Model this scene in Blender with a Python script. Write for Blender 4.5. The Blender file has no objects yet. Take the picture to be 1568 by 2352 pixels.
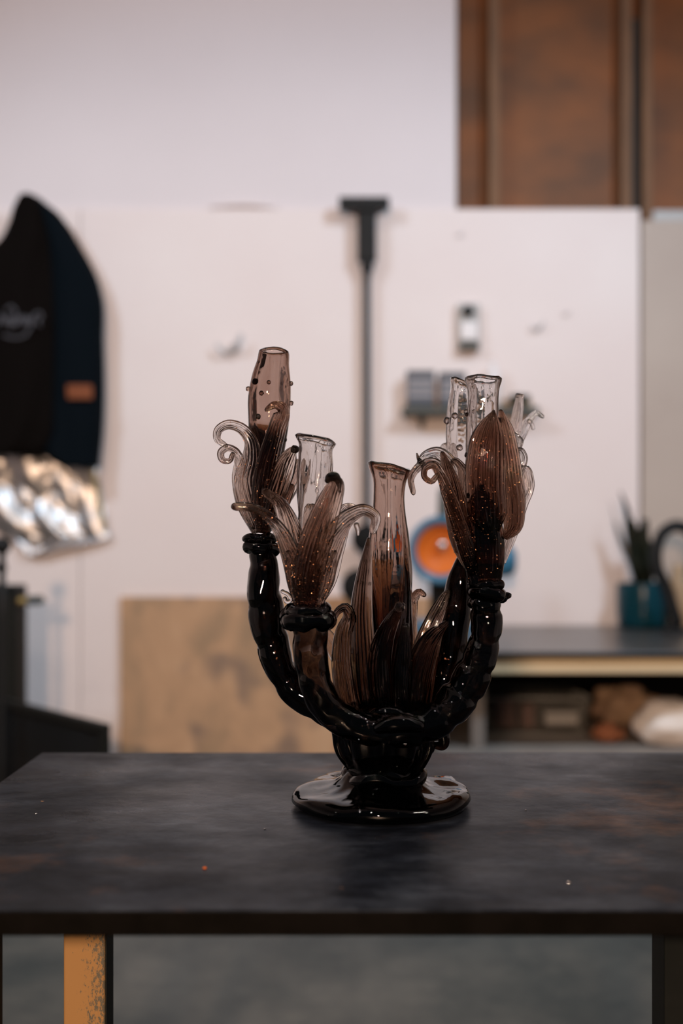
import bpy, bmesh, math, random
import numpy as np
from mathutils import Vector, Matrix, noise

random.seed(7)
scn = bpy.context.scene
COL = scn.collection

# ------------------------------------------------------------------ camera
F = 2500.0            # focal length in pixels of the 1568 x 2352 frame
CX, HY = 784.0, 1240.0
ZC = 1.084            # eye height
cam = bpy.data.cameras.new('camera')
camo = bpy.data.objects.new('camera', cam)
COL.objects.link(camo)
camo.location = (0, 0, ZC)
camo.rotation_euler = (math.pi / 2, 0, 0)
cam.sensor_fit = 'VERTICAL'
cam.sensor_height = 36.0
cam.sensor_width = 24.0
cam.lens = F / 2352.0 * 36.0
cam.shift_y = (HY - 1176.0) / 2352.0
cam.clip_start = 0.05
cam.clip_end = 60
cam.dof.use_dof = True
cam.dof.focus_distance = 1.235
cam.dof.aperture_fstop = 2.0
scn.camera = camo

# ------------------------------------------------------------------ world, exposure
w = bpy.data.worlds.new('world')
scn.world = w
w.use_nodes = True
bg = w.node_tree.nodes['Background']
bg.inputs[0].default_value = (0.75, 0.85, 1.0, 1)
bg.inputs[1].default_value = 0.035
scn.view_settings.view_transform = 'Standard'
scn.view_settings.look = 'None'
scn.view_settings.exposure = 0.0
scn.view_settings.gamma = 1.0
scn.view_settings.use_curve_mapping = False
scn.cycles.max_bounces = 24
scn.cycles.transmission_bounces = 24
scn.cycles.glossy_bounces = 8
scn.cycles.diffuse_bounces = 4
scn.cycles.sample_clamp_indirect = 60.0
scn.cycles.caustics_refractive = True
scn.cycles.caustics_reflective = True

def spot(name, loc, target, watt, color, radius, angle, blend=0.6):
    l = bpy.data.lights.new(name, 'SPOT')
    l.energy = watt
    l.color = color
    l.shadow_soft_size = radius
    l.spot_size = math.radians(angle)
    l.spot_blend = blend
    o = bpy.data.objects.new(name, l)
    COL.objects.link(o)
    o.location = loc
    o.rotation_euler = (Vector(target) - Vector(loc)).to_track_quat('-Z', 'Y').to_euler()
    return o

# warm lamp behind the photographer, low enough to reach under the table top
KEY = Vector((-0.38, -2.4, 2.0))
spot('lamp_warm', KEY, (0.0, 4.5, 1.2), 560, (1.0, 0.66, 0.44), 0.10, 75, 0.5)
# cool lamps under the ceiling washing the back wall
spot('lamp_cool', (1.75, 1.75, 3.35), (0.1, 4.5, 1.1), 232, (0.62, 0.81, 1.0), 0.16, 100, 0.9)
spot('lamp_cool', (-2.1, 1.75, 3.35), (-0.3, 4.5, 1.2), 155, (0.62, 0.81, 1.0), 0.16, 100, 0.9)
# ceiling bulbs over the room (small: they show as points in the glass)
for (lx, ly, lz, e) in [(-1.3, 0.0, 3.3, 26), (-0.45, -0.8, 3.4, 26), (0.9, -0.2, 3.3, 26),
                        (0.4, 2.2, 3.6, 22), (-1.0, 2.0, 3.5, 22), (1.7, 1.0, 3.3, 22)]:
    spot('ceiling_bulb', (lx, ly, lz), (lx * 0.6, ly + 0.1, 0), e, (1.0, 0.90, 0.80), 0.07, 160, 0.3)
for (lx, ly, lz) in [(-0.7, 2.9, 3.7), (0.15, 3.1, 3.75), (0.9, 2.8, 3.7), (-1.9, 0.6, 2.9), (2.0, 0.4, 2.8)]:  # extra unseen bulbs, added only for more glints in the petals
    spot('glint_bulb', (lx, ly, lz), (lx * 0.3, 1.25, 0.9), 14, (1.0, 0.84, 0.66), 0.05, 120, 0.5)

# ------------------------------------------------------------------ helpers
def P(px, py, D):
    return Vector(((px - CX) / F * D, D, ZC - (py - HY) / F * D))

def tag(o, label=None, cat=None, group=None, kind=None):
    if label: o['label'] = label
    if cat: o['category'] = cat
    if group: o['group'] = group
    if kind: o['kind'] = kind
    return o

def empty(name, loc):
    o = bpy.data.objects.new(name, None)
    o.empty_display_size = 0.05
    COL.objects.link(o)
    o.location = loc
    return o

ORIGIN = {}
def mesh_obj(name, verts, faces, mat, parent=None, smooth=True, uvs=None):
    """verts in world space; stored relative to the top parent"""
    off = Vector((0, 0, 0))
    if parent is not None:
        off = ORIGIN.get(parent.name, Vector(parent.location))
    me = bpy.data.meshes.new(name)
    me.from_pydata([tuple(Vector(v) - off) for v in verts], [], faces)
    me.validate()
    if uvs is not None:
        uvl = me.uv_layers.new(name='UVMap')
        for lp in me.loops:
            uvl.data[lp.index].uv = uvs[lp.vertex_index]
    bm = bmesh.new(); bm.from_mesh(me)
    bmesh.ops.recalc_face_normals(bm, faces=bm.faces[:])
    bm.to_mesh(me); bm.free()
    if smooth:
        me.polygons.foreach_set('use_smooth', [True] * len(me.polygons))
    me.materials.append(mat)
    me.update()
    o = bpy.data.objects.new(name, me)
    COL.objects.link(o)
    if parent is not None:
        o.parent = parent
        ORIGIN[o.name] = off
    return o

def flip(o):
    o.data.flip_normals()
    return o

def bevel(o, width, seg=2, angle=40):
    m = o.modifiers.new('bevel', 'BEVEL')
    m.width = width; m.segments = seg
    m.limit_method = 'ANGLE'; m.angle_limit = math.radians(angle)
    for p in o.data.polygons: p.use_smooth = True
    m.harden_normals = False
    try:
        wn = o.modifiers.new('wn', 'WEIGHTED_NORMAL'); wn.keep_sharp = True
    except Exception:
        pass
    return o

def box_vf(x0, x1, y0, y1, z0, z1, M=None):
    v = [Vector((x, y, z)) for z in (z0, z1) for y in (y0, y1) for x in (x0, x1)]
    if M is not None: v = [M @ a for a in v]
    f = [(0, 2, 3, 1), (4, 5, 7, 6), (0, 1, 5, 4), (2, 6, 7, 3), (0, 4, 6, 2), (1, 3, 7, 5)]
    return v, f

def box(name, x0, x1, y0, y1, z0, z1, mat, parent=None, bev=0.0, M=None):
    v, f = box_vf(x0, x1, y0, y1, z0, z1, M)
    o = mesh_obj(name, v, f, mat, parent, smooth=False)
    if bev: bevel(o, bev)
    return o

def catmull(pts, n):
    """pts: list of equal-length tuples; returns n samples by centripetal-ish arc length"""
    a = np.array(pts, float)
    m = len(a)
    if m == 2:
        t = np.linspace(0, 1, n)[:, None]
        return a[0] * (1 - t) + a[1] * t
    d = np.linalg.norm(np.diff(a[:, :3], axis=0), axis=1)
    d = np.maximum(d, 1e-6)
    k = np.concatenate([[0], np.cumsum(d)])
    ts = np.linspace(0, k[-1], n)
    # tangents (finite difference, non uniform)
    tg = np.zeros_like(a)
    for i in range(m):
        if i == 0: tg[i] = (a[1] - a[0]) / d[0]
        elif i == m - 1: tg[i] = (a[-1] - a[-2]) / d[-1]
        else:
            tg[i] = ((a[i] - a[i-1]) / d[i-1] * d[i] + (a[i+1] - a[i]) / d[i] * d[i-1]) / (d[i] + d[i-1])
    out = []
    for t in ts:
        i = min(max(int(np.searchsorted(k, t) - 1), 0), m - 2)
        h = d[i]; s = (t - k[i]) / h
        h00 = 2*s**3 - 3*s**2 + 1; h10 = s**3 - 2*s**2 + s
        h01 = -2*s**3 + 3*s**2; h11 = s**3 - s**2
        out.append(h00*a[i] + h10*h*tg[i] + h01*a[i+1] + h11*h*tg[i+1])
    return np.array(out)

def frames(pts, up=Vector((0, 1, 0))):
    n = len(pts)
    T = []
    for i in range(n):
        a = pts[max(i-1, 0)]; b = pts[min(i+1, n-1)]
        t = (b - a)
        T.append(t.normalized() if t.length > 1e-9 else Vector((0, 0, 1)))
    S = []
    prev = None
    for i in range(n):
        s = T[i].cross(up)
        if s.length < 0.25:
            s = prev - T[i] * prev.dot(T[i]) if prev is not None else Vector((1, 0, 0)) - T[i] * T[i].x
        s.normalize()
        prev = s
        S.append(s)
    N = [S[i].cross(T[i]).normalized() for i in range(n)]
    return T, S, N

def rings_to_mesh(rings, closed_start=True, closed_end=True):
    verts = []; faces = []
    seg = len(rings[0])
    for r in rings: verts += r
    for i in range(len(rings) - 1):
        for j in range(seg):
            k = (j + 1) % seg
            faces.append((i*seg + j, i*seg + k, (i+1)*seg + k, (i+1)*seg + j))
    if closed_start:
        c = sum((Vector(v) for v in rings[0]), Vector()) / seg
        verts.append(c); ci = len(verts) - 1
        for j in range(seg): faces.append((ci, (j+1) % seg, j))
    if closed_end:
        c = sum((Vector(v) for v in rings[-1]), Vector()) / seg
        verts.append(c); ci = len(verts) - 1
        b = (len(rings) - 1) * seg
        for j in range(seg): faces.append((ci, b + j, b + (j+1) % seg))
    return verts, faces

def ring_uv(nr, seg, extra):
    uv = []
    for i in range(nr):
        for j in range(seg): uv.append((j / seg, i / max(nr-1, 1)))
    uv += [(0.5, 0)] * extra
    return uv

def ring(c, s, n, r, seg, fn=None):
    out = []
    for j in range(seg):
        th = 2*math.pi*j/seg
        rr = r * (fn(th) if fn else 1.0)
        out.append(c + s*(math.cos(th)*rr) + n*(math.sin(th)*rr))
    return out

def sweep(name, pts, radii, mat, parent=None, seg=16, n=None, fn=None, round_ends=True, closed=False):
    """solid rod along world points. fn(i_fraction, theta)->radius factor"""
    data = [(*p, r) for p, r in zip(pts, radii)]
    if n is None: n = max(len(pts) * 5, 8)
    if closed: data = data + [data[0]]
    d = catmull(data, n + (1 if closed else 0))
    C = [Vector(a[:3]) for a in d]; R = [max(a[3], 1e-5) for a in d]
    if closed:
        C = C[:-1]; R = R[:-1]
    T, S, N = frames(C)
    rings = []
    if round_ends and not closed:
        for q in (0.15, 0.5, 0.85):
            a = math.asin(q); rings.append(ring(C[0] - T[0]*R[0]*math.cos(a)*0.8, S[0], N[0], R[0]*q, seg))
    for i in range(len(C)):
        fr = i / max(len(C)-1, 1)
        rings.append(ring(C[i], S[i], N[i], R[i], seg, (lambda th, fr=fr: fn(fr, th)) if fn else None))
    if round_ends and not closed:
        for q in (0.85, 0.5, 0.15):
            a = math.asin(q); rings.append(ring(C[-1] + T[-1]*R[-1]*math.cos(a)*0.8, S[-1], N[-1], R[-1]*q, seg))
    if closed:
        rings.append(rings[0])
        v, f = [], []
        L = len(rings) - 1
        for r in rings[:-1]: v += r
        for i in range(L):
            for j in range(seg):
                k = (j+1) % seg; i2 = (i+1) % L
                f.append((i*seg+j, i*seg+k, i2*seg+k, i2*seg+j))
        return mesh_obj(name, v, f, mat, parent)
    v, f = rings_to_mesh(rings)
    return mesh_obj(name, v, f, mat, parent, uvs=ring_uv(len(rings), seg, 2))

def lathe(name, center, profile, mat, parent=None, seg=48, fn=None, axis='Z', closed_end=True):
    """profile: list of (r, h) along axis from center. fn(r,h,theta)->(r,h)"""
    rings = []
    c = Vector(center)
    for r, h in profile:
        rg = []
        for j in range(seg):
            th = 2*math.pi*j/seg
            rr, hh = (fn(r, h, th) if fn else (r, h))
            if axis == 'Z': rg.append(c + Vector((rr*math.cos(th), rr*math.sin(th), hh)))
            elif axis == 'Y': rg.append(c + Vector((rr*math.cos(th), hh, rr*math.sin(th))))
            else: rg.append(c + Vector((hh, rr*math.cos(th), rr*math.sin(th))))
        rings.append(rg)
    v, f = rings_to_mesh(rings)
    return mesh_obj(name, v, f, mat, parent, uvs=ring_uv(len(rings), seg, 2))

# ------------------------------------------------------------------ materials
def nt(name):
    m = bpy.data.materials.new(name)
    m.use_nodes = True
    return m, m.node_tree.nodes, m.node_tree.links, m.node_tree.nodes['Principled BSDF']

def ramp(nodes, stops):
    r = nodes.new('ShaderNodeValToRGB')
    e = r.color_ramp.elements
    while len(e) < len(stops): e.new(0.5)
    for i, (p, c) in enumerate(stops):
        e[i].position = p
        e[i].color = (*c, 1) if len(c) == 3 else c
    return r

def noise_node(nodes, links, coord, scale, detail=4, rough=0.55, stretch=None, dist=0.0):
    n = nodes.new('ShaderNodeTexNoise')
    n.inputs['Scale'].default_value = scale
    n.inputs['Detail'].default_value = detail
    n.inputs['Roughness'].default_value = rough
    n.inputs['Distortion'].default_value = dist
    if stretch:
        mp = nodes.new('ShaderNodeMapping')
        mp.inputs['Scale'].default_value = stretch
        links.new(coord, mp.inputs['Vector'])
        links.new(mp.outputs[0], n.inputs['Vector'])
    else:
        links.new(coord, n.inputs['Vector'])
    return n

def mat_simple(name, col, rough=0.6, metal=0.0, col2=None, scale=6, lo=0.35, hi=0.65, bump=0.0, bscale=40, stretch=None, spec=0.5, detail=4):
    m, N, L, b = nt(name)
    b.inputs['Base Color'].default_value = (*col, 1)
    b.inputs['Roughness'].default_value = rough
    b.inputs['Metallic'].default_value = metal
    b.inputs['Specular IOR Level'].default_value = spec
    tc = N.new('ShaderNodeTexCoord')
    if col2:
        n = noise_node(N, L, tc.outputs['Object'], scale, detail, stretch=stretch)
        r = ramp(N, [(lo, col), (hi, col2)])
        L.new(n.outputs[0], r.inputs[0]); L.new(r.outputs[0], b.inputs['Base Color'])
    if bump:
        n2 = noise_node(N, L, tc.outputs['Object'], bscale, 5)
        bp = N.new('ShaderNodeBump'); bp.inputs['Strength'].default_value = bump
        bp.inputs['Distance'].default_value = 0.01
        L.new(n2.outputs[0], bp.inputs['Height']); L.new(bp.outputs[0], b.inputs['Normal'])
    return m

def mat_glass(name, sigma, streak=0.0, dent=0.0, rough=0.0, ior=1.5):
    """glass with absorbing body; sigma = absorption per metre (r,g,b)"""
    m = bpy.data.materials.new(name)
    m.use_nodes = True
    N = m.node_tree.nodes; L = m.node_tree.links
    N.clear()
    out = N.new('ShaderNodeOutputMaterial')
    g = N.new('ShaderNodeBsdfGlass')
    g.inputs['Color'].default_value = (1, 1, 1, 1)
    g.inputs['Roughness'].default_value = rough
    g.inputs['IOR'].default_value = ior
    L.new(g.outputs[0], out.inputs['Surface'])
    d = max(sigma)
    va = N.new('ShaderNodeVolumeAbsorption')
    va.inputs['Color'].default_value = tuple(1 - s / d for s in sigma) + (1,)
    va.inputs['Density'].default_value = d
    L.new(va.outputs[0], out.inputs['Volume'])
    tc = N.new('ShaderNodeTexCoord')
    last = None
    if streak:
        n = noise_node(N, L, tc.outputs['UV'], 1.0, 3, 0.6, stretch=(18, 1.6, 1))
        bp = N.new('ShaderNodeBump'); bp.inputs['Strength'].default_value = streak
        bp.inputs['Distance'].default_value = 0.0022
        L.new(n.outputs[0], bp.inputs['Height'])
        last = bp
    if dent:
        n = noise_node(N, L, tc.outputs['Object'], 60, 2, 0.5)
        bp = N.new('ShaderNodeBump'); bp.inputs['Strength'].default_value = dent
        bp.inputs['Distance'].default_value = 0.004
        L.new(n.outputs[0], bp.inputs['Height'])
        if last: L.new(last.outputs[0], bp.inputs['Normal'])
        last = bp
    if last: L.new(last.outputs[0], g.inputs['Normal'])
    return m

M = {}
M['wall'] = mat_simple('painted_wall', (0.78, 0.675, 0.65), 0.7, col2=(0.81, 0.72, 0.695), scale=1.3, bump=0.06, bscale=30)
M['wall_up'] = mat_simple('painted_upper_wall', (0.71, 0.64, 0.645), 0.75, col2=(0.75, 0.68, 0.685), scale=0.8)
M['panel_grey'] = mat_simple('shaded_beige_panel', (0.44, 0.36, 0.31), 0.7, col2=(0.48, 0.40, 0.345), scale=2)  # beige panel, its shade put into the darker colour
M['edge'] = mat_simple('panel_edge', (0.42, 0.34, 0.28), 0.8)
M['ply_dark'] = mat_simple('aged_plywood', (0.25, 0.078, 0.014), 0.65, col2=(0.085, 0.035, 0.011), scale=2.2, lo=0.3, hi=0.72, stretch=(1, 1, 1.8))
M['stud'] = mat_simple('rough_timber', (0.20, 0.098, 0.046), 0.75, col2=(0.14, 0.070, 0.034), scale=5, stretch=(8, 8, 1))
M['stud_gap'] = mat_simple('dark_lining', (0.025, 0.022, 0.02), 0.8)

def mat_ply():
    m, N, L, b = nt('plywood_sheet')
    tc = N.new('ShaderNodeTexCoord')
    n1 = noise_node(N, L, tc.outputs['Object'], 2.6, 5, 0.6, stretch=(1.6, 1, 0.8), dist=0.6)
    r1 = ramp(N, [(0.32, (0.30, 0.20, 0.12)), (0.5, (0.50, 0.30, 0.17)), (0.7, (0.58, 0.37, 0.22))])
    L.new(n1.outputs[0], r1.inputs[0])
    n2 = noise_node(N, L, tc.outputs['Object'], 5.5, 2, 0.5)
    r2 = ramp(N, [(0.56, (0, 0, 0)), (0.68, (0.85, 0.85, 0.85))])
    L.new(n2.outputs[0], r2.inputs[0])
    mx = N.new('ShaderNodeMix'); mx.data_type = 'RGBA'
    L.new(r2.outputs[0], mx.inputs[0]); L.new(r1.outputs[0], mx.inputs[6])
    mx.inputs[7].default_value = (0.22, 0.15, 0.11, 1)
    L.new(mx.outputs[2], b.inputs['Base Color'])
    b.inputs['Roughness'].default_value = 0.65
    return m
M['ply'] = mat_ply()

def mat_floor():
    m, N, L, b = nt('concrete_floor')
    tc = N.new('ShaderNodeTexCoord')
    n1 = noise_node(N, L, tc.outputs['Object'], 3.0, 6, 0.6)
    r1 = ramp(N, [(0.35, (0.056, 0.066, 0.066)), (0.65, (0.112, 0.115, 0.106))])
    L.new(n1.outputs[0], r1.inputs[0])
    n2 = noise_node(N, L, tc.outputs['Object'], 22, 4, 0.6)
    mx = N.new('ShaderNodeMix'); mx.data_type = 'RGBA'; mx.blend_type = 'MULTIPLY'
    mx.inputs[0].default_value = 0.5
    r2 = ramp(N, [(0.3, (0.6, 0.62, 0.65)), (0.7, (1.15, 1.1, 1.05))])
    L.new(n2.outputs[0], r2.inputs[0])
    L.new(r1.outputs[0], mx.inputs[6]); L.new(r2.outputs[0], mx.inputs[7])
    L.new(mx.outputs[2], b.inputs['Base Color'])
    b.inputs['Roughness'].default_value = 0.55
    return m
M['floor'] = mat_floor()

def mat_steel():
    m, N, L, b = nt('blackened_steel')
    tc = N.new('ShaderNodeTexCoord')
    n1 = noise_node(N, L, tc.outputs['Object'], 5.5, 10, 0.70, stretch=(1, 1.25, 1), dist=0.15)
    r1 = ramp(N, [(0.36, (0.005, 0.006, 0.009)), (0.5, (0.012, 0.015, 0.022)), (0.64, (0.036, 0.043, 0.056))])
    L.new(n1.outputs[0], r1.inputs[0])
    # rust blooms
    n2 = noise_node(N, L, tc.outputs['Object'], 3.3, 6, 0.65)
    r2 = ramp(N, [(0.55, (0, 0, 0)), (0.70, (0.75, 0.75, 0.75))])
    L.new(n2.outputs[0], r2.inputs[0])
    mx = N.new('ShaderNodeMix'); mx.data_type = 'RGBA'
    L.new(r2.outputs[0], mx.inputs[0]); L.new(r1.outputs[0], mx.inputs[6])
    mx.inputs[7].default_value = (0.12, 0.055, 0.025, 1)
    # small bright chips
    n7 = noise_node(N, L, tc.outputs['Object'], 38, 8, 0.72, stretch=(0.4, 1, 1))
    r7 = ramp(N, [(0.36, (0.35, 0.37, 0.42)), (0.64, (1.45, 1.5, 1.6))])
    L.new(n7.outputs[0], r7.inputs[0])
    mf = N.new('ShaderNodeMix'); mf.data_type = 'RGBA'; mf.blend_type = 'MULTIPLY'; mf.inputs[0].default_value = 0.8
    L.new(mx.outputs[2], mf.inputs[6]); L.new(r7.outputs[0], mf.inputs[7])
    n3 = noise_node(N, L, tc.outputs['Object'], 55, 2, 0.5)
    r3 = ramp(N, [(0.775, (0, 0, 0)), (0.80, (1, 1, 1))])
    L.new(n3.outputs[0], r3.inputs[0])
    mx2 = N.new('ShaderNodeMix'); mx2.data_type = 'RGBA'
    L.new(r3.outputs[0], mx2.inputs[0]); L.new(mf.outputs[2], mx2.inputs[6])
    mx2.inputs[7].default_value = (0.32, 0.17, 0.08, 1)
    L.new(mx2.outputs[2], b.inputs['Base Color'])
    b.inputs['Metallic'].default_value = 0.0
    n6 = noise_node(N, L, tc.outputs['Object'], 4.2, 7, 0.62, stretch=(1, 1.5, 1), dist=0.5)
    r6 = ramp(N, [(0.36, (0.03, 0.03, 0.03)), (0.64, (0.10, 0.10, 0.10))])
    L.new(n6.outputs[0], r6.inputs[0]); L.new(r6.outputs[0], b.inputs['Specular IOR Level'])
    b.inputs['Specular Tint'].default_value = (0.70, 0.87, 1.0, 1)
    n4 = noise_node(N, L, tc.outputs['Object'], 7, 7, 0.6)
    r4 = ramp(N, [(0.3, (0.22, 0.22, 0.22)), (0.7, (0.46, 0.46, 0.46))])
    L.new(n4.outputs[0], r4.inputs[0]); L.new(r4.outputs[0], b.inputs['Roughness'])
    n5 = noise_node(N, L, tc.outputs['Object'], 90, 4, 0.6)
    bp = N.new('ShaderNodeBump'); bp.inputs['Strength'].default_value = 0.16
    bp.inputs['Distance'].default_value = 0.002
    L.new(n5.outputs[0], bp.inputs['Height']); L.new(bp.outputs[0], b.inputs['Normal'])
    return m
M['steel'] = mat_steel()
M['steel_leg'] = mat_simple('dark_steel_leg', (0.006, 0.008, 0.008), 0.6, 0.0, col2=(0.010, 0.012, 0.012), scale=12, spec=0.15)

def mat_yellow():
    m, N, L, b = nt('worn_yellow_paint')
    tc = N.new('ShaderNodeTexCoord')
    n1 = noise_node(N, L, tc.outputs['Object'], 330, 6, 0.75, stretch=(1.2, 1, 0.5))
    # more wear towards the +x corner of the post
    sx = N.new('ShaderNodeSeparateXYZ'); L.new(tc.outputs['Generated'], sx.inputs[0])
    mul = N.new('ShaderNodeMath'); mul.operation = 'MULTIPLY_ADD'
    L.new(sx.outputs['X'], mul.inputs[0]); mul.inputs[1].default_value = 0.26; mul.inputs[2].default_value = -0.16
    ad = N.new('ShaderNodeMath'); ad.operation = 'ADD'
    L.new(n1.outputs[0], ad.inputs[0]); L.new(mul.outputs[0], ad.inputs[1])
    r = ramp(N, [(0.54, (0.41, 0.23, 0.085)), (0.60, (0.13, 0.12, 0.09))])
    L.new(ad.outputs[0], r.inputs[0]); L.new(r.outputs[0], b.inputs['Base Color'])
    b.inputs['Roughness'].default_value = 0.6
    return m
M['yellow'] = mat_yellow()
M['black'] = mat_simple('black_metal', (0.012, 0.013, 0.014), 0.45, spec=0.15)
M['black_matt'] = mat_simple('black_rubber', (0.008, 0.008, 0.008), 0.7, spec=0.15)
M['machine'] = mat_simple('dark_machine_paint', (0.008, 0.009, 0.008), 0.6, spec=0.15)
M['brass'] = mat_simple('dull_brass', (0.36, 0.25, 0.09), 0.45, 0.6)
M['chrome'] = mat_simple('chrome', (0.7, 0.7, 0.7), 0.12, 1.0)
M['blue'] = mat_simple('blue_enamel', (0.035, 0.15, 0.26), 0.3)
M['orange'] = mat_simple('orange_enamel', (0.62, 0.145, 0.018), 0.45, spec=0.2)
M['teal'] = mat_simple('teal_glaze', (0.004, 0.040, 0.058), 0.25, spec=0.2)
M['soil'] = mat_simple('soil', (0.02, 0.015, 0.01), 0.9)
M['leaf'] = mat_simple('dark_leaf', (0.010, 0.016, 0.010), 0.5, col2=(0.022, 0.020, 0.012), scale=9, spec=0.2)
M['leaf_dry'] = mat_simple('dry_leaf', (0.20, 0.16, 0.12), 0.7, col2=(0.10, 0.09, 0.06), scale=9)
M['cream'] = mat_simple('cream_timber', (0.66, 0.52, 0.33), 0.6, col2=(0.58, 0.45, 0.28), scale=3, stretch=(1, 1, 10))
M['bench_top'] = mat_simple('dark_bench_top', (0.075, 0.07, 0.067), 0.28, 0.2, col2=(0.05, 0.048, 0.047), scale=4)
M['shelf'] = mat_simple('grey_brown_shelf', (0.26, 0.22, 0.19), 0.6, col2=(0.20, 0.17, 0.15), scale=5)
M['wire'] = mat_simple('grey_wire', (0.30, 0.30, 0.28), 0.5)
M['white_cloth'] = mat_simple('white_cloth', (0.78, 0.70, 0.64), 0.85, bump=0.2, bscale=25)
M['tan_cloth'] = mat_simple('tan_paper', (0.36, 0.24, 0.15), 0.8, col2=(0.20, 0.12, 0.08), scale=8, bump=0.3, bscale=14)
M['rust_cloth'] = mat_simple('rust_cloth', (0.30, 0.11, 0.05), 0.85)
M['hoodie'] = mat_simple('black_brown_fleece', (0.0045, 0.0032, 0.0028), 0.9, bump=0.3, bscale=60, spec=0.05)
M['navy'] = mat_simple('navy_fabric', (0.0022, 0.0045, 0.007), 0.8, bump=0.2, bscale=80, spec=0.05)
M['patch'] = mat_simple('orange_patch', (0.19, 0.050, 0.013), 0.8)
M['print'] = mat_simple('white_print', (0.075, 0.073, 0.085), 0.8)
M['foil'] = mat_simple('silver_foil', (0.66, 0.64, 0.64), 0.40, 1.0)
M['yellow_tape'] = mat_simple('yellow_trim', (0.42, 0.34, 0.17), 0.6)
M['grey_plastic'] = mat_simple('grey_plastic', (0.42, 0.41, 0.40), 0.5)
M['hook'] = mat_simple('grey_hook', (0.52, 0.50, 0.50), 0.5)
M['slate'] = mat_simple('slate_blue_card', (0.12, 0.13, 0.16), 0.6)
M['slate_lt'] = mat_simple('pale_label_card', (0.34, 0.31, 0.31), 0.6)
M['slate_dk'] = mat_simple('dark_slate_card', (0.03, 0.037, 0.05), 0.6)
M['olive'] = mat_simple('dark_olive_glaze', (0.022, 0.024, 0.014), 0.4)
M['tan_wood'] = mat_simple('tan_wood', (0.40, 0.28, 0.17), 0.6)
M['dark_green'] = mat_simple('dark_green_paint', (0.05, 0.06, 0.055), 0.5)
M['white_gloss'] = mat_simple('white_plastic', (0.80, 0.76, 0.76), 0.35)
M['pink_card'] = mat_simple('dusty_pink_card', (0.17, 0.09, 0.075), 0.7)

# glass kinds, absorption per metre
M['g_clear'] = mat_glass('clear_smoke_glass', (16, 20, 22), streak=0.10, dent=0.10)
M['g_clear_t'] = mat_glass('clear_tube_glass', (32, 42, 46), dent=0.20)
M['g_pale'] = mat_glass('pale_amber_ribbed_glass', (48, 75, 90), streak=0.20, dent=0.06)
M['g_amber'] = mat_glass('amber_ribbed_glass', (125, 195, 240), streak=0.26, dent=0.05)
M['g_brown'] = mat_glass('brown_ribbed_glass', (280, 410, 490), streak=0.26, dent=0.05)
M['g_leaf'] = mat_glass('dark_brown_leaf_glass', (270, 350, 395), streak=0.16, dent=0.05)
M['g_tube'] = mat_glass('brown_tube_glass', (118, 180, 212), dent=0.08)
M['g_dark'] = mat_glass('dark_smoke_glass', (480, 570, 620), dent=0.06)
M['g_foot'] = mat_glass('black_smoke_glass', (330, 370, 390), dent=0.05)
M['copper'] = mat_simple('copper_glint', (0.98, 0.50, 0.27), 0.42, 1.0)

# ------------------------------------------------------------------ room shell
WD = 4.5       # distance of the lower wall panels
def wx(px, D=WD): return (px - CX) / F * D
def wz(py, D=WD): return ZC - (py - HY) / F * D

fl = box('floor', -4.0, 4.0, -3.0, 4.75, -0.1, 0.0, M['floor']); tag(fl, 'grey stained concrete floor', kind='structure')
ce = box('ceiling', -4.0, 4.0, 0.0, 4.75, 3.95, 4.05, M['wall_up']); tag(ce, 'white ceiling out of view', kind='structure')
wl = box('wall_left', -4.05, -3.95, -1.0, 4.75, 0, 3.95, M['wall_up']); tag(wl, 'white side wall', kind='structure')
wr = box('wall_right', 3.95, 4.05, -1.0, 4.75, 0, 3.95, M['wall_up']); tag(wr, 'white side wall', kind='structure')
wb = box('wall_back', -3.95, 3.95, 4.66, 4.75, 0, 3.95, M['stud_gap']); tag(wb, 'back wall lined with white painted sheets and bare plywood', kind='structure')
zs = wz(480)
seams = [-3.9, wx(-480), wx(184.0), wx(846), wx(1469)]
for a, b in zip(seams[:-1], seams[1:]):
    box('panel', a + 0.0015, b - 0.0015, WD, WD + 0.016, 0.0, zs, M['wall'], wb, bev=0.0015)
box('panel', wx(1476), 3.9, WD + 0.02, WD + 0.036, 0.0, wz(503), M['panel_grey'], wb, bev=0.002)
# upper white lining, ends at the bare plywood
box('upper_panel', -3.9, wx(1049), WD + 0.016, WD + 0.028, zs - 0.05, 3.95, M['wall_up'], wb)
box('panel_edge', wx(1049), wx(1053), WD + 0.006, WD + 0.12, zs - 0.03, 3.95, M['stud_gap'], wb)
box('plywood_back', wx(1053), 3.9, WD + 0.125, WD + 0.15, zs - 0.1, 3.95, M['ply_dark'], wb)
for a, b in ((1127, 1150), (1432, 1456), (1482, 1503), (1760, 1784)):
    box('stud', wx(a), wx(b), WD + 0.035, WD + 0.125, zs - 0.12, 3.95, M['stud'], wb, bev=0.002)
box('stud_gap', wx(1457), wx(1481), WD + 0.085, WD + 0.124, zs - 0.12, wz(20), M['stud_gap'], wb)
box('ledge', wx(1503), 3.9, WD + 0.02, WD + 0.12, wz(503), wz(480), M['grey_plastic'], wb)
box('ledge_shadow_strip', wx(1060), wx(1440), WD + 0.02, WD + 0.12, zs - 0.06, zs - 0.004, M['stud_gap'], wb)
# faint wrinkle of paper tape along the sheet joint
sweep('joint_tape', [P(480, 474, WD), P(540, 470, WD - 0.004), P(580, 470, WD - 0.003), P(640, 477, WD)],
      [0.003, 0.006, 0.006, 0.003], M['wall'], wb, seg=8)

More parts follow.
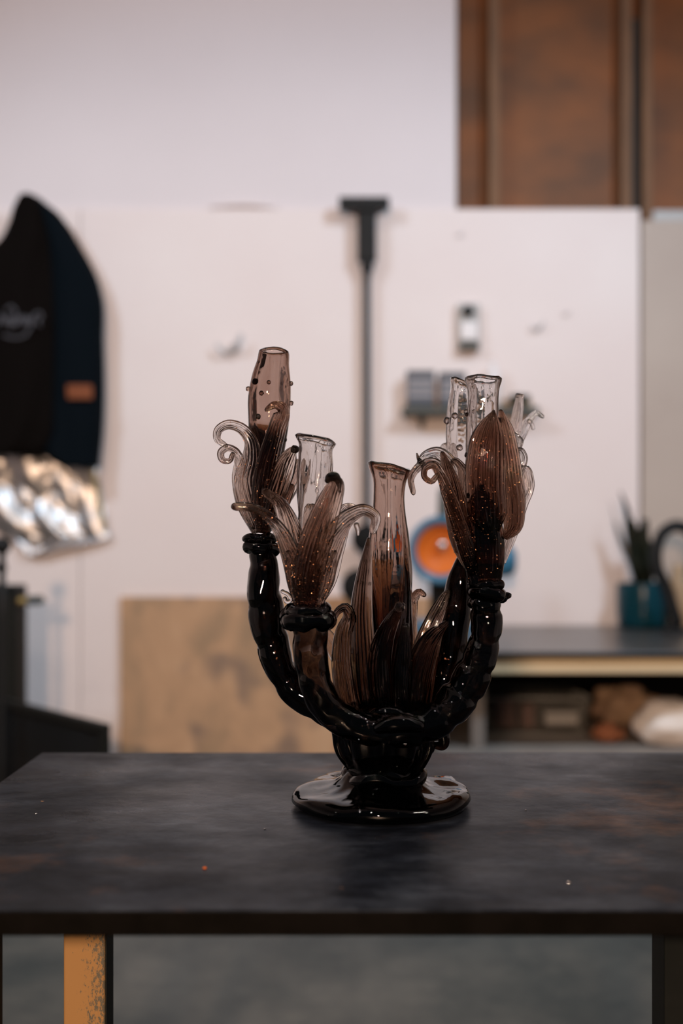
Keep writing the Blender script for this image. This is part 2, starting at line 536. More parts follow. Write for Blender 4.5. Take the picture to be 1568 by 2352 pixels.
# ------------------------------------------------------------------ work table with steel top
ZT = 0.78
TX0, TX1, TY0, TY1 = -0.428, 0.60, 0.894, 1.556
tb = empty('work_table', (0.08, 1.2, 0.0)); ORIGIN[tb.name] = Vector(tb.location)
tag(tb, 'dark steel topped work table carrying the glass vase', 'table')
top = box('table_top', TX0, TX1, TY0, TY1, ZT - 0.02, ZT, M['steel'], tb, bev=0.0012)
M['edge_black'] = mat_simple('black_scale_steel', (0.003, 0.0026, 0.0022), 0.7, spec=0.03, col2=(0.005, 0.0042, 0.0038), scale=30)
box('edge_strip', TX0 + 0.001, TX1 - 0.001, TY0 - 0.003, TY0 - 0.0001, ZT - 0.0205, ZT - 0.0012, M['edge_black'], tb, bev=0.0008)
for (x0, x1, y0, y1) in ((-0.43, -0.362, 1.12, 1.165), (0.341, 0.401, 1.15, 1.198)):
    box('leg', x0, x1, y0, y1, 0.0, ZT - 0.02, M['steel_leg'], tb, bev=0.002)
yl = box('leg', P(145, 0, 1.25).x, P(241, 0, 1.25).x, 1.25, 1.29, 0.0, ZT - 0.02, M['yellow'], tb, bev=0.003)
yl['label'] = 'yellow painted post with worn chipped paint'
v, f = box_vf(P(241, 0, 1.25).x, P(241, 0, 1.25).x + 0.0015, 1.253, 1.289, 0.0, ZT - 0.02)
mesh_obj('side_plate', v, f, M['steel_leg'], tb, smooth=False)
box('brace', -0.362, 0.341, 1.16, 1.19, 0.10, 0.14, M['steel_leg'], tb, bev=0.002)
# weld crumbs and chips lying on the steel
for i, (px, py, r, mk) in enumerate(((470, 1995, 0.0020, 'orange'), (1306, 2029, 0.0018, 'chrome'), (608, 1905, 0.0013, 'chrome'),
                                 (83, 1870, 0.0015, 'chrome'), (1207, 1861, 0.0012, 'chrome'))):
    D = (ZC - ZT) * F / (py - HY)
    p = P(px, py, D)
    lb = ['tiny orange chip on the table top', 'tiny glass chip near the right front of the table top',
          'tiny shiny crumb left of the vase foot', 'tiny shiny crumb near the table back left corner', 'tiny shiny crumb right of the vase foot'][i]
    o = lathe('crumb', (p.x, p.y, ZT), [(r*0.8, 0), (r, r*0.35), (r*0.6, r*0.7), (r*0.15, r*0.8)], M[mk], seg=7)
    tag(o, lb, 'crumb', 'crumbs on the table top')

# ------------------------------------------------------------------ the glass vase
VX = P(876, 1845, 1.25).x
vase = empty('glass_vase', (VX, 1.25, ZT)); ORIGIN[vase.name] = Vector(vase.location)
tag(vase, 'smoky brown blown glass vase with curling petals, tubes and candelabra arms', 'vase')

U = 0.0005
def V(x, y, dz=0.0):
    return P(x, y, 1.25 + dz * U)
def R_(r, dz=0.0):
    return r * U * (1.25 + dz * U) / 1.25

def nz(a, b, c=0.0): return noise.noise(Vector((a, b, c)))

def hollow_tube(name, pts, mat, wall, seed=0, n=70, seg=40, tilt=0.0, wob=0.05, lip=0.12, flutes=0.03, nf=7):
    """open necked blown tube, pts from bottom (closed) to rim: (x,y,dz,r px); wall = (bottom, top) px"""
    d = catmull([(*V(x, y, dz), R_(r, dz)) for x, y, dz, r in pts], n)
    C = [Vector(a[:3]) for a in d]; R = [a[3] for a in d]
    T, S, Nn = frames(C)
    def shape(i, th, inner=False):
        fr = i / (n - 1)
        q = 1 + wob * nz(math.cos(th)*1.1 + seed*3.1, math.sin(th)*1.1, fr*5 + seed) \
              + flutes * (1 - 0.65*fr**6) * math.sin(nf*th + 2.2*math.sin(fr*4 + seed)) * (0.4 + 0.6*nz(fr*4, seed*1.7, 2.0 + th*0.3))
        if inner: q += 0.06 * nz(math.cos(th)*3.2 + 9 + seed, math.sin(th)*3.2, fr*3.2)
        return q
    rings = []
    for i in range(n):
        fr = i/(n-1)
        r = R[i] * (1 + lip * math.exp(-((1-fr)*n/2.2)**2))
        sh = Vector((0, 0, 0))
        rg = ring(C[i], S[i], Nn[i], r, seg, lambda th: shape(i, th))
        if tilt:
            k = max(0, (fr - 0.8) / 0.2)
            rg = [p + Vector((0, 0, -(p.x - C[i].x) * tilt * k + 0.0022*k*nz(p.x*60, p.y*60, seed))) for p in rg]
        rings.append(rg)
    inner = []
    for i in range(n-1, 3, -1):
        fr = i/(n-1)
        k_ = min(max((fr - wall[2])/(wall[3] - wall[2]), 0.0), 1.0) if len(wall) > 2 else fr
        if len(wall) > 2: k_ = k_*k_*(3 - 2*k_)
        wl_ = (wall[0] + (wall[1]-wall[0])*k_) * U
        r = max(R[i] * (1 + lip*0.5*math.exp(-((1-fr)*n/2.2)**2)) - wl_, R[i]*0.12)
        rg = ring(C[i], S[i], Nn[i], r, seg, lambda th: shape(i, th, True))
        if tilt:
            k = max(0, (fr - 0.8) / 0.2)
            rg = [p + Vector((0, 0, -(p.x - C[i].x) * tilt * k + 0.0022*k*nz(p.x*60, p.y*60, seed))) for p in rg]
        inner.append(rg)
    # rounded rim between outer and inner
    a, b = rings[-1], inner[0]
    mid = [(p + q)/2 + T[-1]*((p - q).length*0.45) for p, q in zip(a, b)]
    rings += [mid] + inner
    v, f = rings_to_mesh(rings)
    return mesh_obj(name, v, f, mat, vase, uvs=ring_uv(len(rings), seg, 2))

def hollow_arm(name, pts, mat, wall, seed=0, n=80, seg=28, knuckle=0.11, kn=6.0):
    d = catmull([(*V(x, y, dz), R_(r, dz)) for x, y, dz, r in pts], n)
    C = [Vector(a[:3]) for a in d]; R = [a[3] for a in d]
    T, S, Nn = frames(C)
    def shape(i, th, s2=0):
        fr = i/(n-1)
        k = (fr*kn + 0.25*math.sin(th + seed*2) + seed) % 1.0
        pinch = math.exp(-((k-0.5)/0.14)**2)
        return 1 - knuckle*pinch + 0.11*nz(math.cos(th)*1.3 + seed*5, math.sin(th)*1.3, fr*7 + s2) \
                 + 0.05*nz(math.cos(th)*2.6 + seed, math.sin(th)*2.6 + 4, fr*9 + s2)
    rings = []; inn = []
    for q in (0.25, 0.7):
        rings.append(ring(C[0] - T[0]*R[0]*0.5*(1-q), S[0], Nn[0], R[0]*q, seg))
    for i in range(n): rings.append(ring(C[i], S[i], Nn[i], R[i], seg, lambda th: shape(i, th)))
    for q in (0.7, 0.25):
        rings.append(ring(C[-1] + T[-1]*R[-1]*0.5*(1-q), S[-1], Nn[-1], R[-1]*q, seg))
    v, f = rings_to_mesh(rings)
    m = 3
    for i in range(m, n-m):
        rr = max(R[i] - wall*U*(1 + 0.35*nz(i*0.13, seed, 7)), R[i]*0.2)
        inn.append(ring(C[i], S[i], Nn[i], rr, seg, lambda th: shape(i, th, 0.6)))
    v2, f2 = rings_to_mesh(inn)
    o = mesh_obj(name, v, f, mat, vase)
    # inner surface, facing the hollow
    o2 = mesh_obj(name + '_tmp', v2, f2, mat, vase)
    o2.data.flip_normals()
    bm = bmesh.new(); bm.from_mesh(o.data); bm.from_mesh(o2.data); bm.to_mesh(o.data); bm.free()
    bpy.data.objects.remove(o2)
    return o

PETALS = []
def petal(name, pts, mat, thick=8.0, cup=0.35, ribs=8, rib=0.22, seed=0, n=56, half=36, base=0.5, flare=0.0, tipr=1.0, parent=None):
    """leaf-shaped blade. pts (x,y,dz,halfwidth,twist deg)"""
    pp = [(*V(p[0], p[1], p[2]), R_(p[3], p[2]), math.radians(p[4]) if len(p) > 4 else 0.0) for p in pts]
    d = catmull(pp, n)
    C = [Vector(a[:3]) for a in d]; W = [max(a[3], 0.0008) for a in d]; TW = [a[4] for a in d]
    T, S, Nn = frames(C)
    rings = []
    def one(c, s, nn, w_, t_, fr, cupv):
        up, lo = [], []
        for j in range(half + 1):
            u = -1 + 2*j/half
            e = math.sqrt(max(0.0, 1 - u*u))
            rb = 1 + rib*math.cos(ribs*math.pi*u + 1.2*math.sin(fr*3 + seed)) + 0.25*rib*nz(u*6 + seed*3, fr*5, 1.3)
            wav = 0.16*nz(u*1.2 + seed*7, fr*3.2, 5.0)*w_ + 0.05*nz(u*3.0 + seed*5, fr*7, 2.0)*w_
            base_p = c + s*(u*w_) + nn*(cupv*w_*(u*u - 0.4) + wav)
            up.append(base_p + nn*(t_*e*rb))
            lo.append(base_p - nn*(t_*e*(1 + rib*0.8*math.cos(ribs*math.pi*u + 2.1 + seed))))
        return up + lo[-2:0:-1]
    t0 = thick*U*0.5
    for i in range(n):
        fr = i/(n-1)
        s = S[i]*math.cos(TW[i]) + Nn[i]*math.sin(TW[i])
        nn = Nn[i]*math.cos(TW[i]) - S[i]*math.sin(TW[i])
        t_ = t0*(1.15 - 0.35*fr)
        t_ = min(t_, W[i]*0.85)
        rings.append(one(C[i], s, nn, W[i], t_, fr, 1.5*cup*(1 - 0.3*fr)))
    s = S[-1]*math.cos(TW[-1]) + Nn[-1]*math.sin(TW[-1]); nn = Nn[-1]*math.cos(TW[-1]) - S[-1]*math.sin(TW[-1])
    for q in (0.86, 0.55, 0.2):
        rings.append(one(C[-1] + T[-1]*W[-1]*math.sqrt(1-q*q)*tipr, s, nn, W[-1]*q, min(t0*0.8, W[-1]*0.8)*q, 1.0, cup*0.7))
    v, f = rings_to_mesh(rings)
    seg = len(rings[0])
    uv = []
    for i in range(len(rings)):
        for j in range(seg):
            u = (j/half) if j <= half else (2*half - j)/half
            uv.append((u*0.6 + seed*0.37, i/len(rings)*1.0 + seed*0.11))
    uv += [(0.3, 0), (0.3, 1)]
    PETALS.append((rings, half, n))
    return mesh_obj(name, v, f, mat, parent or vase, uvs=uv)

def blob(name, x, y, dz, r, mat, parent=None, ex=1.0, ez=1.0, seed=0.0):
    c = V(x, y, dz); r = R_(r, dz)
    rings = []
    for i in range(1, 8):
        a = math.pi*i/8
        rg = []
        for j in range(12):
            th = 2*math.pi*j/12
            q = 1 + 0.12*nz(math.cos(th)+seed, math.sin(th), a*1.3+seed)
            rg.append(c + Vector((math.sin(a)*math.cos(th)*ex, math.sin(a)*math.sin(th), math.cos(a)*ez))*r*q)
        rings.append(rg)
    v, f = rings_to_mesh(rings)
    return mesh_obj(name, v, f, mat, parent or vase)

def coil(name, x, y, dz, rad, thick, mat, seed=0, wave=0.0, nw=3, squash=1.0, lift=0.0):
    """ring of glass thread wrapped round a stem; x,y,dz its centre"""
    c = V(x, y, dz); rad = R_(rad, dz); th_ = R_(thick, dz)
    n = 72; seg = 14
    C = []
    for i in range(n):
        a = 2*math.pi*i/n
        rr = rad*(1 + 0.05*nz(math.cos(a)*1.5+seed, math.sin(a)*1.5, 3.0))
        z = wave*U*math.sin(nw*a + seed*2.1) + lift*U*math.cos(a + seed) + 0.5*th_*nz(math.cos(a)*2+seed*2, math.sin(a)*2, 8)
        C.append(c + Vector((rr*math.cos(a), rr*math.sin(a), z)))
    v = []; f = []
    for i in range(n):
        a = 2*math.pi*i/n
        out = Vector((math.cos(a), math.sin(a), 0))
        t = th_*(1 + 0.40*nz(math.cos(a)*1.4+seed*4, math.sin(a)*1.4, 1.0))
        for j in range(seg):
            b = 2*math.pi*j/seg
            v.append(C[i] + out*(t*math.cos(b)) + Vector((0, 0, t*squash*math.sin(b))))
    for i in range(n):
        i2 = (i+1) % n
        for j in range(seg):
            k = (j+1) % seg
            f.append((i*seg+j, i2*seg+j, i2*seg+k, i*seg+k))
    return mesh_obj(name, v, f, mat, vase)

# --- foot
def foot_fn(r, h, th):
    # outline wobble and lobe at the back right
    k = r / 0.104
    lob = 0.012*math.exp(-((math.atan2(math.sin(th-0.75), math.cos(th-0.75)))/0.22)**2)
    rr = r*(1 + 0.022*nz(math.cos(th)*1.6, math.sin(th)*1.6, 2.2)) + lob*k**3
    if h > 0.006:
        wv = 0.0075*nz(math.cos(th)*1.9 + 3, math.sin(th)*1.9, r*26)*k + 0.004*nz(math.cos(th)*3.6, math.sin(th)*3.6 + 7, r*44)*min(k*1.5, 1)
        h = h + wv*(1 - 0.35*k)
    return rr, max(h, 0.0)
lathe('foot', (VX, 1.25, ZT),
      [(0.02, 0.001), (0.07, 0.001), (0.092, 0.001), (0.0985, 0.003), (0.1025, 0.008), (0.1015, 0.0135), (0.097, 0.0175), (0.090, 0.0195),
       (0.081, 0.0205), (0.071, 0.0215), (0.062, 0.023), (0.054, 0.026), (0.048, 0.030), (0.043, 0.036), (0.038, 0.042), (0.02, 0.044)],
      M['g_foot'], vase, seg=96, fn=foot_fn)
# --- rope collar on the foot, two wavy rings
coil('base_ring', 883, 1780, 0, 82, 19, M['g_foot'], seed=1.3, wave=9, nw=4, squash=0.95)
coil('base_ring', 880, 1762, 0, 70, 15, M['g_foot'], seed=4.1, wave=5, nw=4, lift=4)
# --- ribbed bowl the arms spring from
def bowl_fn(r, h, th):
    return r*(1 + 0.05*math.sin(11*th + 0.6) + 0.05*nz(math.cos(th)*2, math.sin(th)*2, h*30)), h
bx = V(882, 1700).x
zb = V(882, 1778).z
prof_o = [(0.012, 0.0), (0.036, 0.002), (0.044, 0.012), (0.050, 0.024), (0.0555, 0.040), (0.057, 0.056), (0.055, 0.070), (0.050, 0.078)]
prof_i = [(0.046, 0.077), (0.050, 0.068), (0.0515, 0.055), (0.050, 0.040), (0.044, 0.026), (0.036, 0.016), (0.02, 0.010), (0.004, 0.009)]
lathe('bowl', (bx, 1.25, zb), prof_o + prof_i, M['g_dark'], vase, seg=88, fn=bowl_fn)

# --- arms
hollow_arm('arm', [(602, 1262, 25, 30), (605, 1290, 22, 33), (606, 1350, 20, 40), (612, 1410, 18, 43), (621, 1460, 14, 39), (632, 1500, 10, 38),
                   (650, 1543, 5, 38), (672, 1578, 0, 38), (706, 1608, -8, 36), (752, 1634, -20, 36), (808, 1660, -35, 35), (862, 1684, -45, 34)],
           M['g_dark'], 13, seed=0.3)
hollow_arm('arm', [(709, 1420, -115, 44), (712, 1450, -115, 43), (713, 1495, -112, 39), (718, 1540, -108, 38), (729, 1580, -104, 38),
                   (747, 1617, -98, 38), (777, 1647, -94, 37), (815, 1667, -92, 36), (860, 1680, -90, 35), (915, 1690, -88, 32)],
           M['g_dark'], 5.5, seed=1.9, kn=4.5, knuckle=0.06)
hollow_arm('arm', [(1117, 1378, -20, 34), (1116, 1405, -20, 37), (1116, 1445, -22, 36), (1108, 1492, -26, 38), (1090, 1540, -34, 42),
                   (1064, 1587, -44, 44), (1030, 1630, -58, 44), (986, 1664, -74, 40), (936, 1680, -86, 36), (890, 1688, -90, 32)],
           M['g_dark'], 12, seed=3.2, kn=6.5, knuckle=0.13)
hollow_arm('arm', [(1064, 1282, 70, 16), (1058, 1315, 70, 25), (1050, 1380, 70, 31), (1042, 1440, 66, 35), (1032, 1510, 60, 36),
                   (1016, 1572, 50, 35), (985, 1625, 35, 33), (935, 1662, 15, 32), (890, 1675, 5, 30)],
           M['g_dark'], 10, seed=4.4, kn=4.0, knuckle=0.05)
# lips and drips where the arms meet
sweep('lip', [V(845, 1652, -70), V(865, 1640, -78), V(892, 1636, -80), V(915, 1640, -78), V(934, 1648, -70)],
      [R_(10), R_(14), R_(16), R_(14), R_(8)], M['g_dark'], vase, seg=14)
sweep('lip', [V(868, 1672, -116), V(895, 1664, -122), V(930, 1662, -122), V(962, 1668, -116)],
      [R_(14), R_(20), R_(20), R_(15)], M['g_dark'], vase, seg=14)
sweep('drip', [V(1000, 1668, -10), V(1018, 1690, -12), V(1016, 1712, -12), V(1000, 1712, -8)], [R_(16), R_(15), R_(12), R_(9)], M['g_dark'], vase, seg=12)
sweep('drip', [V(965, 1690, -20), V(982, 1708, -22), V(984, 1722, -22), V(972, 1726, -20)], [R_(16), R_(16), R_(13), R_(9)], M['g_dark'], vase, seg=12)

# --- collars of glass thread
coil('collar', 597, 1236, 26, 32, 11, M['g_dark'], seed=0.4, squash=0.85)
coil('collar', 600, 1259, 26, 28, 15, M['g_dark'], seed=2.6, lift=4)
coil('collar', 706, 1402, -115, 37, 17, M['g_dark'], seed=5.2, squash=0.9)
coil('collar', 706, 1426, -115, 42, 23, M['g_dark'], seed=6.0, squash=0.95)
coil('collar', 1117, 1344, -20, 30, 11, M['g_dark'], seed=7.7, lift=2)
coil('collar', 1120, 1364, -20, 33, 14, M['g_dark'], seed=8.9, lift=6)
coil('collar', 1110, 1387, -20, 24, 13, M['g_dark'], seed=9.5, lift=3)
blob('nub', 1162, 1368, -18, 9, M['g_dark'], ex=1.4)

# --- blown tubes
t_c = hollow_tube('tube', [(888, 1650, 10, 40), (888, 1600, 10, 50), (890, 1500, 10, 56), (892, 1400, 10, 55), (893, 1300, 10, 52), (893, 1230, 10, 46),
                     (893, 1180, 10, 38), (893, 1140, 10, 35), (894, 1108, 10, 37), (894, 1082, 10, 42), (894, 1072, 10, 42)],
            M['g_tube'], (30, 5, 0.12, 0.72), seed=1.0, tilt=0.22, wob=0.08, flutes=0.06, lip=0.16)
t_l = hollow_tube('tube', [(600, 1215, 30, 22), (604, 1140, 30, 34), (610, 1060, 30, 39), (614, 1010, 30, 43), (617, 960, 30, 47), (619, 905, 30, 48), (622, 870, 30, 44),
                     (627, 832, 30, 37), (629, 812, 30, 35), (629, 807, 30, 34)],
            M['g_tube'], (30, 6, 0.42, 0.60), seed=2.3, tilt=0.05, wob=0.05, lip=0.03, flutes=0.035)
t_f = hollow_tube('tube', [(708, 1370, -95, 26), (711, 1290, -95, 32), (716, 1200, -95, 35), (722, 1110, -95, 38), (726, 1050, -95, 38), (727, 1022, -95, 38), (727, 1010, -95, 40)],
            M['g_clear_t'], (8, 6), seed=3.7, tilt=0.22, wob=0.09, flutes=0.11, nf=6, lip=0.17)
t_r = hollow_tube('tube', [(1115, 1325, -5, 36), (1114, 1240, -5, 40), (1110, 1120, -5, 38), (1108, 1040, -5, 37), (1108, 960, -5, 36), (1110, 905, -5, 35), (1110, 885, -5, 37), (1110, 870, -5, 37)],
            M['g_clear_t'], (10, 6), seed=5.1, tilt=0.06, wob=0.07, flutes=0.11, lip=0.15)
t_b = hollow_tube('tube', [(1062, 1270, 85, 20), (1062, 1160, 85, 30), (1060, 1060, 85, 33), (1059, 990, 85, 34), (1060, 930, 85, 31), (1062, 893, 85, 27), (1063, 880, 85, 27)],
            M['g_clear_t'], (7, 5), seed=6.2, tilt=0.35, wob=0.07, flutes=0.08)

t_c['label'] = 'brown bottle-shaped middle tube'
t_l['label'] = 'amber tube dotted with dark nubs, darker below'
t_f['label'] = 'clear tube of the front left flower'
t_r['label'] = 'clear tube of the right flower'
t_b['label'] = 'clear tube standing behind the right one'
# nubs dotted on the tubes
for i, (x, y, dz, r) in enumerate([(586, 876, -5, 8), (570, 893, 25, 6), (667, 881, 30, 6), (668, 926, 30, 6), (567, 989, 30, 5), (592, 957, -12, 7),
                        (651, 1010, 25, 8), (617, 878, -20, 5), (600, 903, -18, 6), (612, 941, -20, 5), (594, 832, 10, 4)]):
    blob('nub', x, y, dz, r, M['g_dark' if r > 6 else 'g_tube'], t_l, seed=i*1.7)
for i, (x, y, dz, r) in enumerate([(1027, 966, 80, 9), (1044, 955, 55, 8), (1070, 945, 50, 6), (1055, 1028, 52, 8)]):
    blob('nub', x, y, dz, r, M['g_clear_t'], t_b, seed=i*2.3)
for i, (x, y, dz, r) in enumerate([(1074, 1045, -40, 8), (1147, 966, -35, 8), (1079, 1138, -45, 7), (1072, 952, -10, 5)]):
    blob('nub', x, y, dz, r, M['g_dark'], t_r, seed=i*2.9)
for i, (x, y, dz, r) in enumerate([(940, 1330, 10, 5), (833, 1340, 0, 5)]):
    blob('nub', x, y, dz, r, M['g_dark'], t_c, seed=i*3.1)

# --- flower on the rear left arm
petal('petal', [(592, 1222, 20, 14), (572, 1160, 0, 26), (562, 1105, -4, 28, 10), (574, 1050, -6, 26, 25), (572, 1012, -8, 22, 40), (550, 984, -6, 21, 58),
                (522, 977, -4, 19, 66), (502, 990, -2, 16, 66), (500, 1008, 0, 12, 60), (517, 1022, 0, 7, 50)], M['g_pale'], 9, cup=0.3, ribs=8, seed=1.2, n=72)
petal('petal', [(588, 1220, 34, 12), (562, 1150, 30, 22), (551, 1095, 26, 20, 10), (549, 1060, 20, 18, 40), (540, 1036, 16, 17, 66), (522, 1029, 14, 17, 72),
                (508, 1040, 12, 16, 72), (512, 1056, 12, 14, 70), (528, 1058, 12, 12, 70), (533, 1046, 12, 9, 66)], M['g_pale'], 10, cup=0.2, seed=2.1, n=80)
petal('petal', [(600, 1222, 0, 14), (603, 1150, -22, 27), (611, 1085, -34, 27, -8), (624, 1030, -40, 24, -14), (638, 980, -44, 21, -10), (648, 948, -50, 20, -25), (644, 934, -60, 20, -45),
                (628, 930, -66, 15, -55), (616, 938, -66, 9, -50)], M['g_amber'], 10, cup=0.3, seed=3.4, n=72)
petal('petal', [(606, 1222, 0, 14), (620, 1160, -25, 26), (640, 1100, -40, 28, 15), (658, 1056, -46, 24, 25), (670, 1036, -50, 14, 30), (676, 1030, -52, 8, 30)],
      M['g_amber'], 10, cup=0.5, seed=4.2)
blob('bead', 677, 1032, -56, 10, M['g_foot'])
petal('petal', [(604, 1222, 40, 12), (630, 1160, 60, 26), (662, 1110, 70, 26, 10), (684, 1070, 74, 18, 25)], M['g_amber'], 9, cup=0.3, seed=5.9)
petal('petal', [(598, 1222, 55, 12), (596, 1150, 75, 30), (600, 1090, 84, 28), (606, 1040, 90, 16)], M['g_amber'], 9, cup=0.3, seed=6.9)
petal('petal', [(608, 1222, 20, 10), (630, 1185, 10, 18), (650, 1150, 0, 18, 20), (668, 1120, -4, 10, 30)], M['g_brown'], 9, cup=0.4, seed=7.5)

# --- flower on the front left arm
petal('petal', [(700, 1395, -110, 20), (686, 1330, -132, 28), (664, 1270, -150, 24, 20), (640, 1218, -160, 20, 35), (608, 1182, -166, 17, 50), (572, 1166, -170, 15, 55), (542, 1164, -172, 12, 50)],
      M['g_pale'], 12, cup=0.3, seed=8.3, n=64)
petal('petal', [(700, 1395, -100, 20), (690, 1320, -112, 32), (676, 1250, -120, 30, -10), (660, 1190, -126, 24, -20), (640, 1152, -130, 19, -35), (612, 1130, -134, 12, -45)],
      M['g_amber'], 10, cup=0.35, seed=9.1)
petal('petal', [(704, 1396, -140, 24), (705, 1330, -158, 36), (720, 1260, -170, 38), (742, 1190, -176, 34, 8), (760, 1140, -178, 28, 14), (769, 1110, -182, 20, 20), (764, 1096, -190, 14, 30)],
      M['g_amber'], 14, cup=0.3, ribs=9, seed=10.4, n=64)
sweep('tip', [V(752, 1104, -190), V(758, 1096, -194), V(768, 1094, -194), V(777, 1106, -190), V(780, 1130, -184)], [R_(7), R_(10), R_(10), R_(7), R_(3)], M['g_foot'], vase, seg=14)
petal('petal', [(712, 1396, -120, 24), (728, 1340, -138, 34), (750, 1278, -150, 32, -10), (776, 1222, -158, 28, -25), (806, 1188, -164, 25, -45), (838, 1174, -168, 22, -60), (860, 1188, -172, 20, -62), (856, 1216, -172, 12, -50)],
      M['g_pale'], 11, cup=0.35, ribs=10, seed=11.6, n=72)
petal('petal', [(712, 1396, -80, 20), (738, 1330, -70, 34), (762, 1255, -64, 30), (780, 1200, -60, 26, 20), (800, 1168, -58, 22, 45), (826, 1170, -60, 12, 60)], M['g_pale'], 10, cup=0.3, seed=12.9)
petal('petal', [(700, 1396, -60, 20), (705, 1320, -50, 40), (712, 1240, -44, 38), (716, 1180, -40, 22)], M['g_amber'], 8, cup=0.3, seed=13.8)
petal('petal', [(718, 1396, -130, 18), (735, 1355, -140, 22), (752, 1310, -146, 20, 20), (766, 1270, -150, 8, 30)], M['g_pale'], 8, cup=0.4, seed=14.7)
petal('petal', [(694, 1396, -135, 16), (682, 1350, -148, 20), (672, 1305, -154, 18, -20), (662, 1270, -158, 7, -30)], M['g_pale'], 8, cup=0.4, seed=15.3)
sweep('drip', [V(818, 1205, -168), V(822, 1218, -168), V(822, 1228, -168)], [R_(6), R_(5), R_(3)], M['g_clear'], vase, seg=10)
sweep('curl', [V(648, 1358, -20), V(662, 1366, -24), V(668, 1378, -26), V(658, 1382, -24), V(654, 1374, -22)], [R_(5)]*5, M['g_clear'], vase, seg=10)

# --- flower on the right arm
sweep('stem', [V(1116, 1350, -8), V(1115, 1300, -10), V(1113, 1250, -12), V(1112, 1215, -14)], [R_(32), R_(38), R_(37), R_(20)], M['g_pale'], vase, seg=24)
petal('petal', [(1113, 1345, -40, 38), (1113, 1280, -48, 48), (1110, 1215, -56, 46), (1106, 1160, -58, 30), (1104, 1120, -58, 8)], M['g_brown'], 16, cup=0.25, ribs=12, seed=16.2)
petal('petal', [(1128, 1240, -52, 12), (1122, 1190, -68, 42), (1116, 1120, -78, 47), (1117, 1050, -82, 46), (1124, 990, -84, 34), (1131, 955, -84, 12), (1133, 945, -84, 4)],
      M['g_brown'], 15, cup=0.22, ribs=9, seed=17.5, n=64)
petal('petal', [(1158, 1236, -35, 8), (1176, 1212, -40, 22), (1180, 1170, -44, 26, 10), (1174, 1100, -48, 26, 15), (1166, 1030, -48, 23, 15), (1158, 980, -46, 18, 10), (1150, 946, -44, 6)],
      M['g_brown'], 11, cup=0.35, seed=18.8, n=64)
petal('petal', [(1084, 1310, -40, 14), (1066, 1250, -52, 28), (1054, 1190, -58, 30, -10), (1044, 1130, -62, 26, -15), (1030, 1082, -64, 18, -20), (1016, 1042, -64, 6, -20)],
      M['g_brown'], 10, cup=0.4, seed=19.4, n=60)
petal('petal', [(1092, 1330, -30, 14), (1072, 1262, -74, 20), (1048, 1190, -92, 19, 20), (1026, 1130, -100, 18, 35), (1010, 1090, -102, 17, 60), (994, 1068, -102, 17, 72), (976, 1076, -100, 16, 74),
                (974, 1096, -98, 16, 74), (990, 1106, -98, 14, 70), (1002, 1094, -98, 10, 66)], M['g_amber'], 10, cup=0.25, seed=20.1, n=84)
petal('petal', [(1082, 1300, 20, 12), (1058, 1220, 16, 20), (1036, 1150, 12, 20, 20), (1018, 1098, 10, 19, 40), (992, 1066, 8, 19, 58), (962, 1074, 6, 17, 66), (944, 1100, 6, 14, 66), (948, 1128, 6, 10, 60)],
      M['g_pale'], 12, cup=0.25, seed=21.6, n=72)
petal('petal', [(1060, 1270, 60, 12), (1046, 1180, 50, 22), (1040, 1110, 44, 24, 20), (1026, 1064, 40, 24, 45), (1000, 1042, 38, 24, 62), (974, 1050, 36, 20, 66), (962, 1074, 36, 12, 60)],
      M['g_clear'], 12, cup=0.25, seed=22.3, n=64)
sweep('thorn', [V(970, 1066, 30), V(962, 1056, 30), V(957, 1042, 30)], [R_(8), R_(5), R_(2)], M['g_dark'], vase, seg=10)
petal('petal', [(1070, 1260, 20, 12), (1064, 1180, -10, 18), (1062, 1110, -22, 17, 30), (1056, 1070, -26, 15, 60), (1042, 1058, -28, 13, 70), (1034, 1072, -28, 8, 66)], M['g_amber'], 9, cup=0.25, seed=23.3)
petal('petal', [(1060, 1265, 90, 14), (1050, 1170, 120, 28), (1036, 1090, 140, 26), (1024, 1030, 150, 14)], M['g_pale'], 9, cup=0.3, seed=24.2)
petal('petal', [(1150, 1290, 20, 12), (1172, 1220, 40, 18, 20), (1196, 1156, 50, 17, 30), (1212, 1108, 54, 16, 45), (1204, 1078, 54, 15, 62), (1190, 1084, 52, 14, 66), (1184, 1102, 52, 10, 66)],
      M['g_pale'], 11, cup=0.25, seed=25.7, n=64)
petal('petal', [(1150, 1200, 30, 10), (1172, 1120, 34, 16, 20), (1192, 1078, 36, 15, 55), (1202, 1050, 36, 13, 70), (1192, 1034, 36, 13, 72), (1178, 1044, 36, 12, 72), (1180, 1064, 36, 9, 70)],
      M['g_clear'], 10, cup=0.2, seed=26.5, n=64)
petal('petal', [(1140, 1180, 50, 12), (1166, 1080, 60, 16, 20), (1186, 1030, 64, 14, 55), (1194, 1012, 64, 12, 70), (1184, 1000, 64, 9, 70)], M['g_clear'], 10, cup=0.2, seed=27.5)
petal('petal', [(1130, 1120, 120, 10), (1166, 1040, 180, 14, 10), (1182, 980, 210, 14, 20), (1190, 935, 220, 12, 20), (1193, 912, 222, 9, 20)], M['g_pale'], 9, cup=0.4, seed=28.8)
blob('bead', 1188, 908, 222, 6, M['g_clear'])
blob('bead', 1199, 909, 222, 5, M['g_clear'])
petal('petal', [(1150, 1120, 130, 10), (1178, 1030, 190, 14, 20), (1198, 990, 210, 15, 40), (1215, 962, 220, 13, 55), (1232, 948, 224, 10, 60), (1244, 956, 226, 6, 60)], M['g_clear'], 10, cup=0.3, seed=29.3)
sweep('drip', [V(1214, 968, 216), V(1222, 976, 218), V(1224, 984, 218)], [R_(6), R_(5), R_(5)], M['g_clear'], vase, seg=10)

